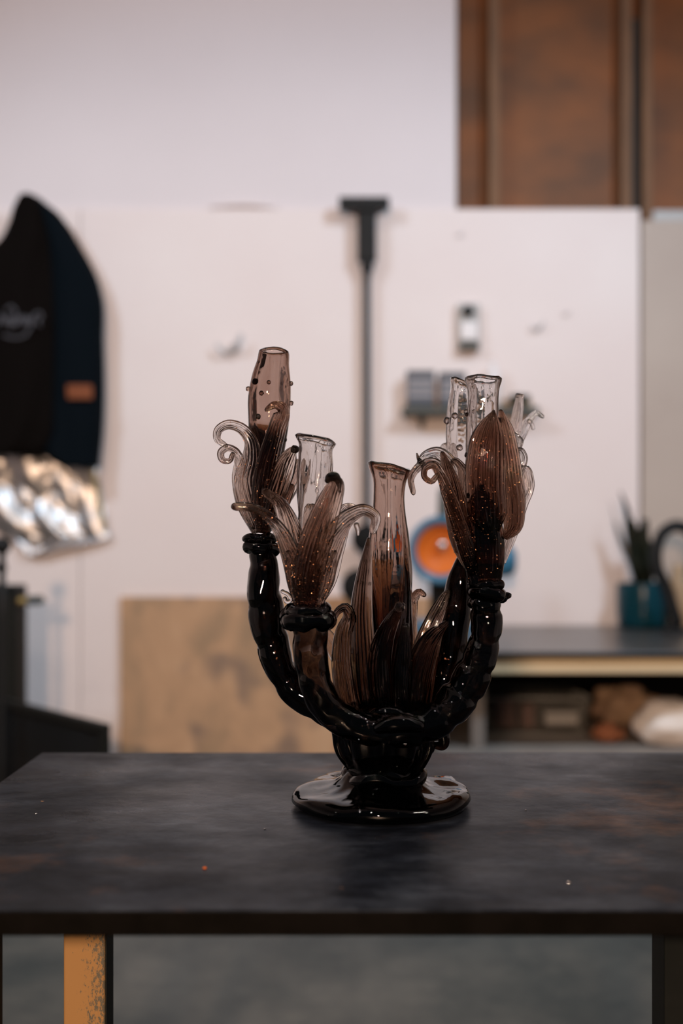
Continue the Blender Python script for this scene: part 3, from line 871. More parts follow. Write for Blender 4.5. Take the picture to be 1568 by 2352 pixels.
# copper flecks added on the petal fronts to stand in for lamp glints
def flecks(lo, hi, per, seed):
    rnd = random.Random(seed)
    vv, ff = [], []
    for rings, half, n in PETALS[lo:hi]:
        for _ in range(per):
            i = int(rnd.uniform(0.05, 0.80)*n); j = rnd.randrange(half + 2, 2*half - 2)
            p = rings[i][j]; q = rings[i+1][j]; r2 = rings[i][j+1]
            nn = (q - p).cross(r2 - p)
            if nn.length < 1e-12: continue
            nn.normalize()
            if nn.y > 0: nn = -nn
            sz = rnd.uniform(0.0004, 0.00105)
            ax = (nn + Vector((rnd.uniform(-.7, .7), rnd.uniform(-.7, .7), rnd.uniform(-.7, .7)))).normalized()
            t1 = ax.orthogonal().normalized(); t2 = ax.cross(t1)
            c = p + nn*sz*0.3
            b = len(vv)
            vv += [c + t1*sz, c - t1*sz*0.5 + t2*sz*0.9, c - t1*sz*0.5 - t2*sz*0.9, c + ax*sz*0.35, c - ax*sz*0.35]
            ff += [(b, b+1, b+3), (b+1, b+2, b+3), (b+2, b, b+3), (b+1, b, b+4), (b+2, b+1, b+4), (b, b+2, b+4)]
    o = mesh_obj('copper_glint_flecks', vv, ff, M['copper'], vase, smooth=False)
    o['kind'] = 'stuff'
flecks(0, 7, 36, 1)
flecks(7, 15, 52, 2)
flecks(15, 20, 60, 3)

# --- leaves standing round the middle tube
petal('leaf', [(850, 1660, -40, 20), (838, 1580, -58, 32), (831, 1490, -66, 31), (829, 1400, -70, 26, 6), (836, 1320, -68, 19, 10), (843, 1265, -66, 10, 10), (846, 1238, -66, 4)],
      M['g_leaf'], 15, rib=0.12, cup=0.5, seed=31.1, n=64)
petal('leaf', [(815, 1670, -40, 14), (795, 1590, -56, 26), (786, 1510, -60, 25), (790, 1450, -62, 22, 15), (800, 1412, -64, 19, 45), (792, 1396, -68, 18, 62), (776, 1404, -70, 12, 60), (767, 1420, -70, 6, 50)],
      M['g_leaf'], 13, rib=0.14, cup=0.35, seed=32.4, n=64)
petal('leaf', [(890, 1665, -50, 20), (874, 1580, -70, 30), (872, 1510, -78, 28), (885, 1455, -84, 22, 10), (903, 1418, -92, 16, 20), (916, 1398, -104, 11, 30)],
      M['g_leaf'], 13, rib=0.14, cup=0.4, seed=33.2, n=60)
blob('bead', 918, 1394, -108, 13, M['g_clear'])
petal('leaf', [(948, 1650, 40, 14), (950, 1560, 52, 20), (944, 1470, 56, 16), (944, 1405, 56, 14, 20), (950, 1372, 50, 14, 50), (964, 1360, 46, 12, 60), (973, 1366, 44, 6, 60)],
      M['g_amber'], 13, rib=0.12, cup=0.4, seed=34.9, n=60)
petal('leaf', [(950, 1665, 20, 18), (955, 1580, 30, 30), (972, 1500, 36, 28, -10), (996, 1430, 42, 22, -15), (1016, 1385, 46, 16, -20), (1028, 1358, 48, 6)],
      M['g_leaf'], 13, rib=0.14, cup=0.35, seed=35.2, n=60)
petal('leaf', [(958, 1668, -30, 20), (958, 1600, -44, 36), (970, 1530, -52, 35), (988, 1478, -56, 28, -15), (1006, 1450, -60, 20, -35), (1022, 1434, -64, 10, -45)],
      M['g_leaf'], 13, rib=0.14, cup=0.35, seed=36.6, n=60)
petal('leaf', [(850, 1640, 50, 14), (810, 1570, 70, 20), (778, 1510, 84, 20), (752, 1462, 92, 16), (742, 1440, 96, 8)], M['g_amber'], 7, cup=0.15, ribs=14, seed=37.1)
petal('leaf', [(925, 1665, -50, 16), (922, 1580, -62, 24), (926, 1500, -66, 20), (930, 1440, -68, 10)], M['g_leaf'], 13, rib=0.14, cup=0.3, seed=38.0)
petal('leaf', [(1000, 1640, 40, 14), (1012, 1560, 52, 24), (1024, 1480, 58, 22), (1034, 1420, 60, 10)], M['g_leaf'], 13, rib=0.14, cup=0.3, seed=39.0)
# ribs of the bowl wrapping down to the rope collar
for (x0, x1, x2, dz) in ((770, 778, 806, -25), (790, 806, 830, -60), (960, 962, 950, -60), (990, 985, 965, -30)):
    sweep('bowl_rib', [V(x0, 1680, dz), V(x1, 1725, dz), V(x2, 1768, dz*0.8)], [R_(9), R_(9), R_(7)], M['g_dark'], vase, seg=10)

# ------------------------------------------------------------------ back wall things
# plywood sheet leaning against the wall
o = box('plywood_sheet', wx(276, 4.474), wx(1000, 4.474), 4.474, 4.490, 0.0, wz(1371, 4.474), M['ply'], bev=0.001)
tag(o, 'stained plywood sheet leaning against the white wall behind the table', 'plywood')

# tall T-headed black prop
DT = 4.442
tp = empty('t_head_prop', P(842, 1240, DT) - Vector((0, 0, ZC - (1240-HY)))); tp.location = (P(842, 0, DT).x, DT, 0.0); ORIGIN[tp.name] = Vector(tp.location)
tag(tp, 'tall thin black prop with a T-shaped head against the wall', 'prop')
xc = P(842, 0, DT).x
sweep('pole', [Vector((xc, DT, 0.0)), Vector((xc, DT, wz(500, DT)))], [0.0155, 0.0155], M['black'], tp, seg=18, n=6, round_ends=False)
box('sleeve', wx(820, DT), wx(864, DT), DT - 0.024, DT + 0.024, wz(600, DT), wz(476, DT), M['black'], tp, bev=0.004)
box('sleeve_tip', wx(829, DT), wx(857, DT), DT - 0.018, DT + 0.018, wz(622, DT), wz(600, DT), M['black'], tp, bev=0.004)
box('head_plate', wx(778, DT), wx(893, DT), DT - 0.04, DT + 0.04, wz(472, DT), wz(458, DT), M['black'], tp, bev=0.003)
box('head_lip', wx(778, DT), wx(893, DT), DT - 0.04, DT - 0.032, wz(488, DT), wz(472, DT), M['black'], tp, bev=0.002)
lathe('foot', (xc, DT, 0.0), [(0.026, 0), (0.028, 0.006), (0.026, 0.012), (0.018, 0.016)], M['black'], tp, seg=24)

# two round black paddles hanging low on the wall beside the prop
for (x, y, r, lb) in ((840, 1238, 34, 'round black paddle hanging beside the prop, upper of two'), (824, 1347, 42, 'round black paddle hanging beside the prop, lower and larger of two')):
    D = 4.385 if r < 40 else 4.345
    c = P(x, y, D); rr = r/F*D
    t = empty('paddle', c); ORIGIN[t.name] = Vector(c)
    tag(t, lb, 'paddle', 'black paddles by the prop')
    lathe('blade', c, [(rr*0.9, -0.012), (rr, -0.006), (rr, 0.006), (rr*0.9, 0.012)], M['black_matt'], t, seg=28, axis='Y')
    sweep('handle', [c + Vector((0, 0, -rr)), c + Vector((0.01, 0.0, -rr - 0.09))], [0.012, 0.010], M['black_matt'], t, seg=10, n=5)
    sweep('peg', [c + Vector((-0.035, 0, 0)), Vector((c.x - 0.035, (WD if r < 40 else 4.474), c.z + 0.004))], [0.006, 0.006], M['black'], t, seg=8, n=4, round_ends=False)

# wall box with a black knob
D = 4.47
t = empty('wall_control', P(1076, 803, D)); ORIGIN[t.name] = Vector(t.location)
tag(t, 'grey wall mounted control box with a black knob', 'control box')
box('plate', wx(1050, D), wx(1101, D), D - 0.012, WD, wz(805, D), wz(698, D), M['grey_plastic'], t, bev=0.004)
lathe('knob', P(1073, 717, D), [(0.024, -0.012), (0.024, -0.03), (0.021, -0.036), (0.005, -0.037)], M['black'], t, seg=20, axis='Y')
box('cover', wx(1056, D), wx(1095, D), D - 0.03, D - 0.012, wz(784, D), wz(742, D), M['white_gloss'], t, bev=0.005)
box('lower_lip', wx(1055, D), wx(1097, D), D - 0.035, D - 0.012, wz(803, D), wz(788, D), M['dark_green'], t, bev=0.003)

# hooks and screws in the wall
def hook(x, y, s, lb):
    t = empty('wall_hook', P(x, y, WD)); ORIGIN[t.name] = Vector(t.location)
    tag(t, lb, 'hook', 'hooks in the white wall')
    c = P(x, y, WD)
    lathe('plate', c, [(0.012*s, 0.0), (0.014*s, -0.004*s), (0.010*s, -0.007*s)], M['hook'], t, seg=16, axis='Y')
    sweep('prong', [c + Vector(a)*s for a in ((0, -0.004, 0), (0.004, -0.03, -0.004), (0.012, -0.045, 0.008), (0.02, -0.045, 0.028))], [0.006*s]*4, M['hook'], t, seg=10)
    sweep('prong', [c + Vector(a)*s for a in ((0, -0.004, 0), (-0.012, -0.02, -0.012), (-0.032, -0.03, -0.012), (-0.046, -0.03, 0.004))], [0.006*s]*4, M['hook'], t, seg=10)
hook(540, 800, 1.5, 'grey double hook in the wall left of the tallest glass tube')
hook(1236, 753, 0.75, 'small grey hook in the wall right of the control box')
hook(1057, 540, 0.38, 'tiny hook high on the wall above the control box')
hook(1301, 721, 0.38, 'tiny hook at the right above the small grey hook')

# wall shelf with boxes and a bowl
D = 4.44
sh = empty('wall_shelf', P(1050, 950, D)); ORIGIN[sh.name] = Vector(sh.location)
tag(sh, 'short dark wall shelf behind the glass tubes on the right', 'shelf')
box('shelf_board', wx(923, D), wx(1232, D), D - 0.055, WD - 0.002, wz(953, D), wz(938, D), M['dark_green'], sh, bev=0.003)
box('back_rail', wx(930, D), wx(1226, D), WD - 0.016, WD - 0.002, wz(938, D), wz(915, D), M['tan_wood'], sh, bev=0.002)
for x in (968, 1185):
    sweep('bracket', [P(x, 952, D), P(x, 962, D + 0.03), P(x, 982, WD - 0.01)], [0.018, 0.016, 0.008], M['dark_green'], sh, seg=8)
zb2 = wz(938, D)
def card_box(x0, x1, y0, lb):
    t = empty('tin_box', Vector((wx((x0+x1)/2, D), D, zb2))); ORIGIN[t.name] = Vector(t.location)
    tag(t, lb, 'tin', 'tins on the wall shelf')
    z1 = wz(y0, D)
    box('body', wx(x0, D), wx(x1, D), D - 0.04, D + 0.03, zb2, z1, M['slate'], t, bev=0.004)
    h = z1 - zb2
    box('lid', wx(x0-1, D), wx(x1+1, D), D - 0.043, D + 0.033, z1 - h*0.12, z1 + 0.003, M['slate_dk'], t, bev=0.003)
    for k in range(3):
        box('label_band', wx(x0+3, D), wx(x1-3, D), D - 0.0425, D - 0.04, zb2 + h*(0.30 + 0.2*k), zb2 + h*(0.38 + 0.2*k), M['slate_lt'], t)
    box('base_band', wx(x0, D), wx(x1, D), D - 0.0425, D - 0.0401, zb2 + 0.001, zb2 + h*0.18, M['slate_dk'], t)
card_box(934, 996, 856, 'slate blue banded tin at the left end of the wall shelf')
card_box(1008, 1066, 860, 'slate blue banded tin partly behind the clear glass tube')
cb = Vector((wx(1192, D), D - 0.006, zb2))
o = lathe('bowl', cb, [(0.022, 0.0), (0.026, 0.003), (0.036, 0.022), (0.046, 0.050), (0.044, 0.052), (0.034, 0.024), (0.02, 0.008), (0.004, 0.007)], M['olive'], seg=32)
tag(o, 'small dark olive bowl on the right end of the wall shelf', 'bowl')
o = lathe('bottle', (wx(1132, D), D - 0.004, zb2), [(0.026, 0), (0.03, 0.004), (0.03, 0.12), (0.024, 0.145), (0.014, 0.16), (0.013, 0.185), (0.006, 0.188)], M['white_gloss'], seg=28)
tag(o, 'white plastic bottle on the wall shelf behind the right glass tube', 'bottle')

# ------------------------------------------------------------------ jacket, foil apron
def cloth_sheet(name, rows, D, depth, mat, parent, folds=6, famp=0.012, seed=0, nx=36, crumple=0.0, cs=9):
    """rows: (y, xl, xr) px from top to bottom; thick padded sheet, back flat near the wall"""
    d = catmull([(0.0, a[0]*0.001, 0.0, a[0], a[1], a[2]) for a in rows], 60)
    front = []; back = []
    for i, a in enumerate(d):
        y, xl, xr = a[3], a[4], a[5]
        fr = []; bk = []
        for j in range(nx + 1):
            u = j/nx
            e = math.sin(math.pi*u)**0.55 if 0 < u < 1 else 0
            x = xl + (xr - xl)*u
            f_ = famp*math.sin(folds*math.pi*u + 2.0*nz(i*0.05, seed, u*2) + seed)*(0.4 + 0.6*i/60)*e
            c_ = 0.0
            if crumple:
                q = Vector((u*cs + seed, i/60*cs*0.6, seed))
                c_ = -crumple*(abs(noise.noise(q))*1.2 + 0.4*abs(noise.noise(q*2.1)))
            p = P(x, y, D)
            fr.append(p + Vector((0, -depth*e + f_ + c_, 0)))
            bk.append(p + Vector((0, 0.004 + (c_ if crumple else 0), 0)))
        front.append(fr); back.append(bk)
    v = []; f = []
    n1 = nx + 1; n0 = len(front)
    for r in front: v += r
    for r in back: v += r
    B = n0*n1
    for i in range(n0-1):
        for j in range(nx):
            a = i*n1 + j
            f.append((a, a+n1, a+n1+1, a+1))
            f.append((B+a, B+a+1, B+a+n1+1, B+a+n1))
    for i in range(n0-1):
        a = i*n1; f.append((a, B+a, B+a+n1, a+n1))
        a = i*n1 + nx; f.append((a, a+n1, B+a+n1, B+a))
    for j in range(nx):
        f.append((j, j+1, B+j+1, B+j))
        a = (n0-1)*n1 + j; f.append((a, B+a, B+a+1, a+1))
    return mesh_obj(name, v, f, mat, parent)

D = 4.40
jk = empty('jacket', P(40, 1050, D)); ORIGIN[jk.name] = Vector(jk.location)
tag(jk, 'black hooded jacket with navy sleeve and orange patch hanging on the wall', 'jacket')
cloth_sheet('body', [(462, 50, 100), (474, 38, 114), (515, 22, 128), (555, 0, 140), (590, -40, 146), (650, -80, 150), (750, -95, 152), (900, -100, 150), (1000, -100, 140), (1036, -100, 118), (1046, -100, 100)],
            D, 0.11, M['hoodie'], jk, folds=5, seed=1.0)
cloth_sheet('sleeve', [(466, 70, 100), (478, 86, 120), (516, 98, 155), (556, 106, 180), (640, 112, 224), (686, 114, 236), (780, 116, 238), (900, 116, 240), (1000, 112, 236), (1050, 106, 231), (1074, 150, 229)],
            D, 0.085, M['navy'], jk, folds=3, seed=3.0)
cloth_sheet('patch', [(884, 153, 211), (898, 153, 212), (916, 155, 212)], D - 0.088, 0.006, M['patch'], jk, folds=1, famp=0.0)
# white script print on the chest
def stroke(pts, r=0.0045):
    return [P(x, y, D - 0.118) for x, y in pts], [r]*len(pts)
pr = empty('print_lettering', jk.location)
strokes = [[(-6, 748), (4, 722), (10, 744), (16, 728), (22, 746), (28, 730), (34, 748)],
           [(14, 712), (24, 704), (36, 716), (30, 734), (24, 752)],
           [(36, 748), (44, 726), (50, 746), (56, 726), (62, 746), (66, 728), (72, 748), (60, 766)],
           [(74, 744), (80, 722), (90, 718), (96, 726), (88, 738), (92, 748)],
           [(8, 770), (28, 776), (50, 774), (62, 768)]]
vv, ff = [], []
for s in strokes:
    p, r = stroke(s, 0.0046)
    tmp = sweep('tmp', p, r, M['print'], None, seg=6, n=len(p)*5)
    b = len(vv)
    vv += [v.co.copy() for v in tmp.data.vertices]
    ff += [tuple(i + b for i in q.vertices) for q in tmp.data.polygons]
    bpy.data.objects.remove(tmp)
bpy.data.objects.remove(pr)
mesh_obj('lettering', vv, ff, M['print'], jk)['label'] = 'white script print on the chest'

fa = empty('foil_apron', P(120, 1270, D)); ORIGIN[fa.name] = Vector(fa.location)
tag(fa, 'crumpled shiny silver foil apron hanging below the black jacket', 'apron')
cloth_sheet('sheet', [(1030, -60, 222), (1080, -60, 228), (1130, -50, 236), (1180, -30, 243), (1215, -8, 248), (1236, 18, 252), (1252, 40, 190), (1266, 56, 130), (1276, 70, 96)],
            4.488, 0.012, M['foil'], fa, folds=4, famp=0.005, seed=5.0, nx=60, crumple=0.048, cs=3.6)
sweep('trim', [P(214, 1080, 4.45), P(222, 1130, 4.45), P(232, 1180, 4.455), P(240, 1216, 4.46)], [0.008, 0.009, 0.009, 0.008], M['yellow_tape'], fa, seg=8)

# ------------------------------------------------------------------ right bench
ZB = 0.735; DB0, DB1 = 3.39, 4.46
bn = empty('work_bench', (1.3, 3.9, 0.0)); ORIGIN[bn.name] = Vector(bn.location)
tag(bn, 'long bench with dark top and cream front rail along the back wall', 'bench')
bx0 = P(985, 0, DB0).x
box('bench_top', bx0, 3.0, DB0, DB1, ZB - 0.018, ZB, M['bench_top'], bn, bev=0.003)
box('front_edge', bx0 + 0.001, 2.999, DB0 - 0.004, DB0 - 0.0001, ZB - 0.0185, ZB - 0.002, M['black'], bn, bev=0.001)
box('front_rail', bx0 + 0.01, 2.99, DB0 + 0.012, DB0 + 0.035, ZB - 0.068, ZB - 0.018, M['cream'], bn, bev=0.002)
box('lower_shelf', bx0 + 0.02, 2.98, DB0 + 0.03, DB1, 0.395, 0.415, M['shelf'], bn, bev=0.002)
box('back_board', bx0 + 0.02, 2.98, DB1 - 0.02, DB1, 0.415, ZB - 0.018, M['stud_gap'], bn)
box('side_board', bx0 + 0.02, bx0 + 0.035, DB0 + 0.06, DB1 - 0.02, 0.415, ZB - 0.018, M['stud_gap'], bn)
for (x, y) in ((P(1097, 0, 3.52).x, 3.52), (2.9, 3.52), (bx0 + 0.06, DB1 - 0.06), (2.9, DB1 - 0.06)):
    box('leg', x - 0.022, x + 0.022, y - 0.022, y + 0.022, 0.0, ZB - 0.018, M['shelf'], bn, bev=0.003)

# teal pot with plant
DP = 4.34
pc = Vector((P(1476, 0, DP).x, DP, ZB))
rp = 58/F*DP
pt = empty('plant_pot', pc); ORIGIN[pt.name] = Vector(pc)
tag(pt, 'teal glazed plant pot on the bench top', 'pot')
hp = 0.178
lathe('pot_body', pc, [(rp*0.80, 0.0), (rp*0.90, 0.008), (rp*0.96, 0.03), (rp, 0.08), (rp, hp - 0.004), (rp*0.985, hp), (rp*0.93, hp - 0.003), (rp*0.92, hp - 0.03), (rp*0.3, hp - 0.032)], M['teal'], pt, seg=48)
lathe('soil', pc + Vector((0, 0, hp - 0.034)), [(rp*0.9, 0), (rp*0.88, 0.006), (rp*0.3, 0.012)], M['soil'], pt, seg=28)
pl = empty('potted_plant', pc + Vector((0, 0, hp - 0.03))); ORIGIN[pl.name] = Vector(pl.location)
tag(pl, 'dark spiky leaved plant growing in the teal pot', 'plant')
def strap(pts, mat, hw, seed, D0=DP):
    pp = [(*P(x, y, D0 + dz), hw*k, tw) for x, y, dz, k, tw in pts]
    d = catmull(pp, 26)
    C = [Vector(a[:3]) for a in d]; T, S, Nn = frames(C)
    rings = []
    for i in range(len(C)):
        a = math.radians(d[i][4]); s = S[i]*math.cos(a) + Nn[i]*math.sin(a); nn = Nn[i]*math.cos(a) - S[i]*math.sin(a)
        w_ = max(d[i][3], 0.0006)
        rings.append([C[i] - s*w_ + nn*w_*0.3, C[i] + nn*0.0015, C[i] + s*w_ + nn*w_*0.3, C[i] - nn*0.0015])
    v, f = rings_to_mesh(rings)
    return mesh_obj('leaf', v, f, mat, pl)
strap([(1468, 1345, 0, .7, 0), (1460, 1290, -.02, 1, 10), (1446, 1220, -.04, .8, 10), (1440, 1175, -.05, .5, 10), (1424, 1128, -.07, .1, 10)], M['leaf'], 0.022, 1)
strap([(1472, 1345, 0, .8, 0), (1468, 1290, -.02, 1.2, -10), (1462, 1240, -.03, 1, -10), (1452, 1195, -.04, .4, 0)], M['leaf'], 0.024, 2)
strap([(1478, 1345, 0, .8, 0), (1478, 1280, -.03, 1.4, 0), (1478, 1225, -.04, 1.4, 0), (1481, 1192, -.05, .7, 0)], M['leaf'], 0.017, 3)
strap([(1486, 1345, .01, .7, 0), (1494, 1290, 0, 1.2, 0), (1503, 1260, -.01, 1, 10), (1524, 1222, -.02, .5, 0)], M['leaf'], 0.024, 4)
strap([(1466, 1345, .02, .6, 0), (1448, 1290, .03, .9, 0), (1424, 1235, .04, .7, 0), (1410, 1196, .05, .2, 0)], M['leaf_dry'], 0.013, 5)
strap([(1464, 1345, .01, .6, 0), (1440, 1268, .02, .7, 0), (1416, 1205, .03, .4, 0), (1400, 1150, .04, .1, 0)], M['leaf_dry'], 0.008, 6)
strap([(1474, 1345, -.02, .8, 0), (1462, 1310, -.05, 1.3, 20), (1452, 1270, -.06, .8, 20), (1450, 1240, -.07, .2, 0)], M['leaf'], 0.019, 7)
strap([(1482, 1345, -.02, .8, 0), (1490, 1300, -.05, 1.2, 0), (1492, 1260, -.06, .8, 0), (1486, 1230, -.07, .2, 0)], M['leaf'], 0.019, 8)

# black gooseneck lamp at the right edge
gl = empty('gooseneck_lamp', Vector((P(1560, 0, 4.1).x, 4.1, ZB))); ORIGIN[gl.name] = Vector(gl.location)
tag(gl, 'black gooseneck lamp arching beside the teal pot at the right edge', 'lamp')
gx = lambda x, y: P(x, y, 4.1)
sweep('neck', [gx(1556, 1430), gx(1546, 1400), gx(1530, 1350), (gx(1508, 1300)), gx(1508, 1258), gx(1524, 1222), gx(1552, 1208), gx(1585, 1222), gx(1600, 1262)], [0.023]*9, M['black'], gl, seg=14, n=60)
lathe('lamp_base', (gx(1556, 0).x, 4.1, ZB), [(0.06, 0), (0.065, 0.006), (0.05, 0.016), (0.014, 0.022)], M['black'], gl, seg=28)
lathe('shade', gx(1600, 1300), [(0.05, -0.03), (0.048, -0.03), (0.03, 0.03), (0.012, 0.05), (0.004, 0.052)], M['black'], gl, seg=24)
o = lathe('jar', (P(1562, 0, 4.34).x, 4.34, ZB), [(0.035, 0), (0.04, 0.01), (0.042, 0.16), (0.036, 0.20), (0.03, 0.22), (0.032, 0.245), (0.025, 0.25)], M['tan_wood'], seg=28)
tag(o, 'tan jar on the bench behind the black gooseneck lamp', 'jar')

# blue machine with orange dish
DG = 4.0
gr = empty('polishing_machine', (P(1015, 0, DG).x, DG, ZB)); ORIGIN[gr.name] = Vector(gr.location)
tag(gr, 'blue polishing machine with a round orange dish on the bench', 'machine')
c = P(1012, 1263, DG)
lathe('dish', c, [(0.060, 0.06), (0.105, 0.03), (0.122, 0.0), (0.125, -0.025), (0.121, -0.034), (0.110, -0.034), (0.098, -0.026), (0.092, -0.018), (0.09, 0.03)], M['blue'], gr, seg=56, axis='Y')
lathe('dish_lining', c, [(0.004, 0.026), (0.03, 0.024), (0.06, 0.016), (0.08, 0.002), (0.096, -0.014), (0.0955, -0.020), (0.080, -0.004), (0.060, 0.010), (0.030, 0.018), (0.004, 0.020)], M['orange'], gr, seg=56, axis='Y')
lathe('hub', P(1015, 1252, DG), [(0.022, 0.02), (0.022, -0.004), (0.018, -0.018), (0.008, -0.024), (0.002, -0.025)], M['chrome'], gr, seg=28, axis='Y')
mc = P(1085, 1288, DG + 0.10)
lathe('motor', mc, [(0.02, -0.13), (0.055, -0.12), (0.062, -0.10), (0.062, 0.12), (0.058, 0.145), (0.04, 0.16), (0.01, 0.165)], M['blue'], gr, seg=32, axis='X')
sweep('pedestal', [Vector((c.x + 0.015, DG + 0.09, ZB + 0.02)), Vector((c.x + 0.015, DG + 0.09, ZB + 0.10)), Vector((c.x + 0.015, DG + 0.085, c.z - 0.09))], [0.055, 0.05, 0.05], M['black_matt'], gr, seg=18, n=10, round_ends=False)
box('base', c.x - 0.09, c.x + 0.12, DG + 0.0, DG + 0.18, ZB, ZB + 0.05, M['blue'], gr, bev=0.006)
sweep('guard_post', [P(1016, 1186, DG + 0.03), P(1016, 1150, DG + 0.03), P(1016, 1128, DG + 0.03)], [0.020, 0.018, 0.016], M['dark_green'], gr, seg=14, n=8)

# wire basket on the lower shelf
DK = 3.72
ZS = 0.415
kx0, kx1 = P(1112, 0, DK).x, P(1338, 0, DK).x
zt = wz(1603, DK)
bk = empty('wire_basket', ((kx0+kx1)/2, DK + 0.12, ZS)); ORIGIN[bk.name] = Vector(bk.location)
tag(bk, 'dark grey wire basket on the shelf under the bench', 'basket')
y0, y1 = DK, DK + 0.26
def rect_loop(x0, x1, ya, yb, z): return [Vector((x0, ya, z)), Vector((x1, ya, z)), Vector((x1, yb, z)), Vector((x0, yb, z))]
def bars(name, segs, r, mat, parent):
    vv, ff = [], []
    for a, b in segs:
        d_ = (b - a); L_ = d_.length
        q = d_.to_track_quat('Z', 'Y').to_matrix()
        base = len(vv)
        for z in (0, L_):
            for k in range(5):
                th = 2*math.pi*k/5
                vv.append(a + q @ Vector((r*math.cos(th), r*math.sin(th), z)))
        for k in range(5):
            k2 = (k+1) % 5
            ff.append((base+k, base+k2, base+5+k2, base+5+k))
        ff.append(tuple(base + k for k in range(4, -1, -1))); ff.append(tuple(base + 5 + k for k in range(5)))
    return mesh_obj(name, vv, ff, mat, parent)
lp = rect_loop(kx0 - 0.02, kx1 + 0.02, y0 - 0.01, y1 + 0.01, zt)
bars('rim', [(lp[i], lp[(i+1) % 4]) for i in range(4)], 0.005, M['wire'], bk)
lp2 = rect_loop(kx0, kx1, y0, y1, ZS + 0.006)
bars('bottom_rim', [(lp2[i], lp2[(i+1) % 4]) for i in range(4)], 0.004, M['wire'], bk)
segs = []
nw = 22
for k in range(nw + 1):
    t_ = k/nw
    for i in (0, 2):
        segs.append((lp2[i].lerp(lp2[(i+1) % 4], t_), lp[i].lerp(lp[(i+1) % 4], t_)))
for k in range(17):
    t_ = k/16
    for i in (1, 3):
        segs.append((lp2[i].lerp(lp2[(i+1) % 4], t_), lp[i].lerp(lp[(i+1) % 4], t_)))
for q in (0.25, 0.5, 0.75):
    l3 = [a.lerp(b, q) for a, b in zip(lp2, lp)]
    for i in range(4): segs.append((l3[i], l3[(i+1) % 4]))
wg = bars('wire_grid', segs, 0.0010, M['wire'], bk); wg['kind'] = 'stuff'
o = box('carton', P(1250, 0, DK+.05).x, P(1325, 0, DK+.05).x, DK + 0.03, DK + 0.12, ZS + 0.03, ZS + 0.075, M['grey_plastic'], bev=0.003); tag(o, 'flat grey carton inside the wire basket', 'carton')
o = box('carton', P(1140, 0, DK+.1).x, P(1180, 0, DK+.1).x, DK + 0.08, DK + 0.18, ZS + 0.012, ZS + 0.12, M['pink_card'], bev=0.003); tag(o, 'dusty pink carton inside the wire basket', 'carton')
o = box('carton', P(1195, 0, DK+.1).x, P(1225, 0, DK+.1).x, DK + 0.08, DK + 0.18, ZS + 0.012, ZS + 0.095, M['pink_card'], bev=0.003); tag(o, 'shorter dusty carton in the middle of the wire basket', 'carton')

def lump(name, c, rx, ry, rz, mat, seed, lb, cat, amp=0.3, ns=1.6):
    rings = []
    for i in range(1, 20):
        a = math.pi*i/20
        rg = []
        for j in range(36):
            th = 2*math.pi*j/36
            d_ = Vector((math.sin(a)*math.cos(th), math.sin(a)*math.sin(th), -math.cos(a)))
            q = 1 + amp*noise.noise(d_*ns + Vector((seed, 0, 0))) + amp*0.35*noise.noise(d_*ns*3 + Vector((0, seed, 0)))
            p = Vector((d_.x*rx*q, d_.y*ry*q, max(d_.z*rz*q, -rz*0.75)))
            rg.append(Vector(c) + p)
        rings.append(rg)
    v, f = rings_to_mesh(rings)
    o = mesh_obj(name, v, f, mat)
    return tag(o, lb, cat)
lump('cloth_bundle', (P(1545, 0, 3.58).x, 3.58, ZS + 0.066), 0.125, 0.11, 0.085, M['white_cloth'], 2.0, 'white cloth bundle on the shelf under the bench', 'cloth', 0.18)
lump('paper_bundle', (P(1430, 0, 3.90).x, 3.88, ZS + 0.0665), 0.115, 0.10, 0.085, M['tan_cloth'], 5.0, 'crumpled tan paper bundle between the wire basket and white cloth', 'paper', 0.4, 2.2)
lump('rag', (P(1395, 0, 3.62).x, 3.62, ZS + 0.026), 0.045, 0.05, 0.034, M['rust_cloth'], 8.0, 'small rust coloured rag on the shelf beside the wire basket', 'rag', 0.4, 2.0)

# ------------------------------------------------------------------ dark machine at the left edge
mr = empty('black_machine', (-1.2, 3.6, 0.0)); ORIGIN[mr.name] = Vector(mr.location)
tag(mr, 'black machine column with a brass handle and mesh guard at the left edge', 'machine')
DM = 3.83
xr = P(37, 0, DM).x
box('column', xr - 0.40, xr, DM, DM + 0.14, 0.0, wz(1345, DM), M['machine'], mr, bev=0.01)
hd = sweep('handle', [P(30, 1381, DM + 0.03), P(60, 1380, DM + 0.03), P(92, 1378, DM + 0.03)], [0.012, 0.014, 0.015], M['brass'], mr, seg=14)
hd['label'] = 'short brass handle'
sweep('handle_grip', [P(68, 1379, DM + 0.03), P(94, 1378, DM + 0.03)], [0.0165, 0.0165], M['dark_green'], mr, seg=14, n=5)
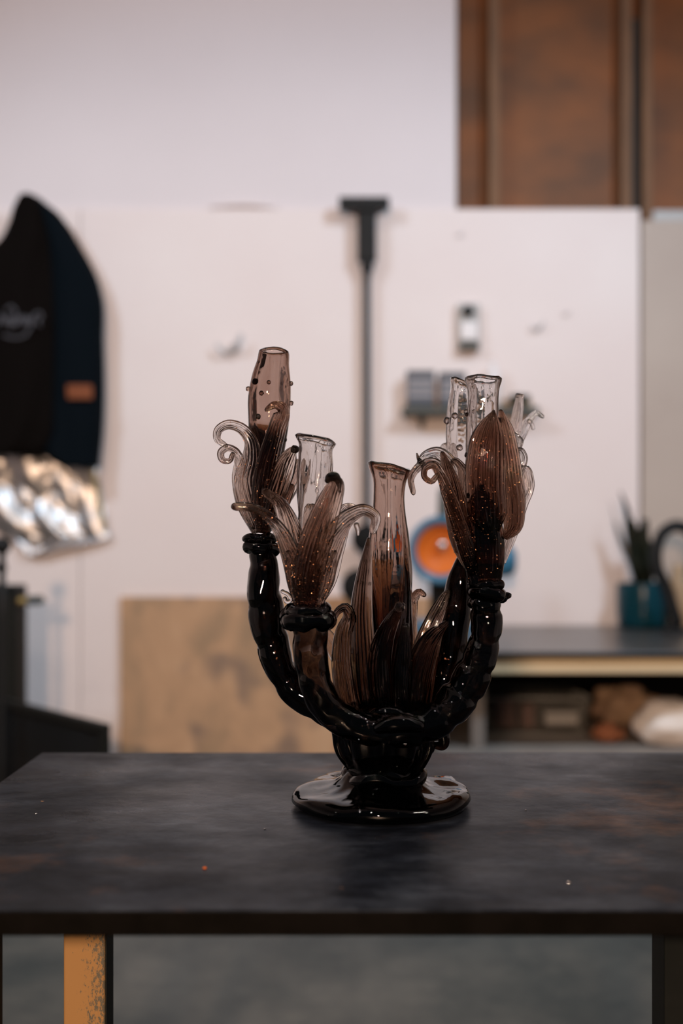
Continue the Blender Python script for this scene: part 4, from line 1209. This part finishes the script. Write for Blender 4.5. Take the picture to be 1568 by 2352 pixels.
# slanting mesh guard
A = Vector((P(246, 0, 3.00).x, 3.00, 0.0)); B_ = Vector((P(20, 0, 3.47).x, 3.47, 0.0))
dirv = (B_ - A).normalized(); nrm = Vector((dirv.y, -dirv.x, 0)); Lg = (B_ - A).length + 0.25
z1 = wz(1664, 3.00)
def GP(s, z, off=0.0): return A + dirv*s + nrm*off + Vector((0, 0, z))
def gbox(name, s0, s1, z0, z1_, o0, o1, mat):
    v = [GP(s, z, o_) for z in (z0, z1_) for o_ in (o0, o1) for s in (s0, s1)]
    f = [(0, 2, 3, 1), (4, 5, 7, 6), (0, 1, 5, 4), (2, 6, 7, 3), (0, 4, 6, 2), (1, 3, 7, 5)]
    o = mesh_obj(name, v, f, mat, mr, smooth=False)
    return bevel(o, 0.003)
gbox('guard_top_rail', 0, Lg, z1 - 0.025, z1, -0.012, 0.012, M['machine'])
gbox('guard_post', 0, 0.022, 0.0, z1 - 0.025, -0.012, 0.012, M['machine'])
gbox('guard_post', Lg - 0.022, Lg, 0.0, z1 - 0.025, -0.012, 0.012, M['machine'])
gbox('guard_sheet', 0.022, Lg - 0.022, 0.10, z1 - 0.025, 0.004, 0.008, M['black_matt'])
sg = []
for k in range(48):
    s = 0.03 + k*(Lg - 0.06)/47
    sg.append((GP(s, 0.10, -0.002), GP(s, z1 - 0.03, -0.002)))
for k in range(46):
    z = 0.11 + k*(z1 - 0.15)/45
    sg.append((GP(0.022, z, -0.004), GP(Lg - 0.022, z, -0.004)))
mg = bars('guard_mesh', sg, 0.0012, M['black'], mr); mg['kind'] = 'stuff'

# rod stand with a ball top, cut by the left edge of the frame
DS = 3.33
st = empty('rod_stand', (P(5, 0, DS).x, DS, 0.0)); ORIGIN[st.name] = Vector(st.location)
tag(st, 'black rod stand with a ball top cut by the left edge', 'stand')
xs = P(5, 0, DS).x
zk = wz(1253, DS)
sweep('rod', [Vector((xs, DS, 0.012)), Vector((xs, DS, zk - 0.015))], [0.011, 0.011], M['black'], st, seg=14, n=6, round_ends=False)
lathe('ball', Vector((xs, DS, zk)), [(0.004, -0.027), (0.016, -0.022), (0.025, -0.010), (0.027, 0.0), (0.024, 0.012), (0.015, 0.022), (0.003, 0.027)], M['black'], st, seg=24)
box('crossbar', xs - 0.22, xs + 0.012, DS - 0.014, DS + 0.014, wz(1312, DS), wz(1296, DS), M['black'], st, bev=0.003)
lathe('base', (xs, DS, 0.0), [(0.11, 0), (0.115, 0.006), (0.10, 0.014), (0.02, 0.018)], M['black'], st, seg=28)
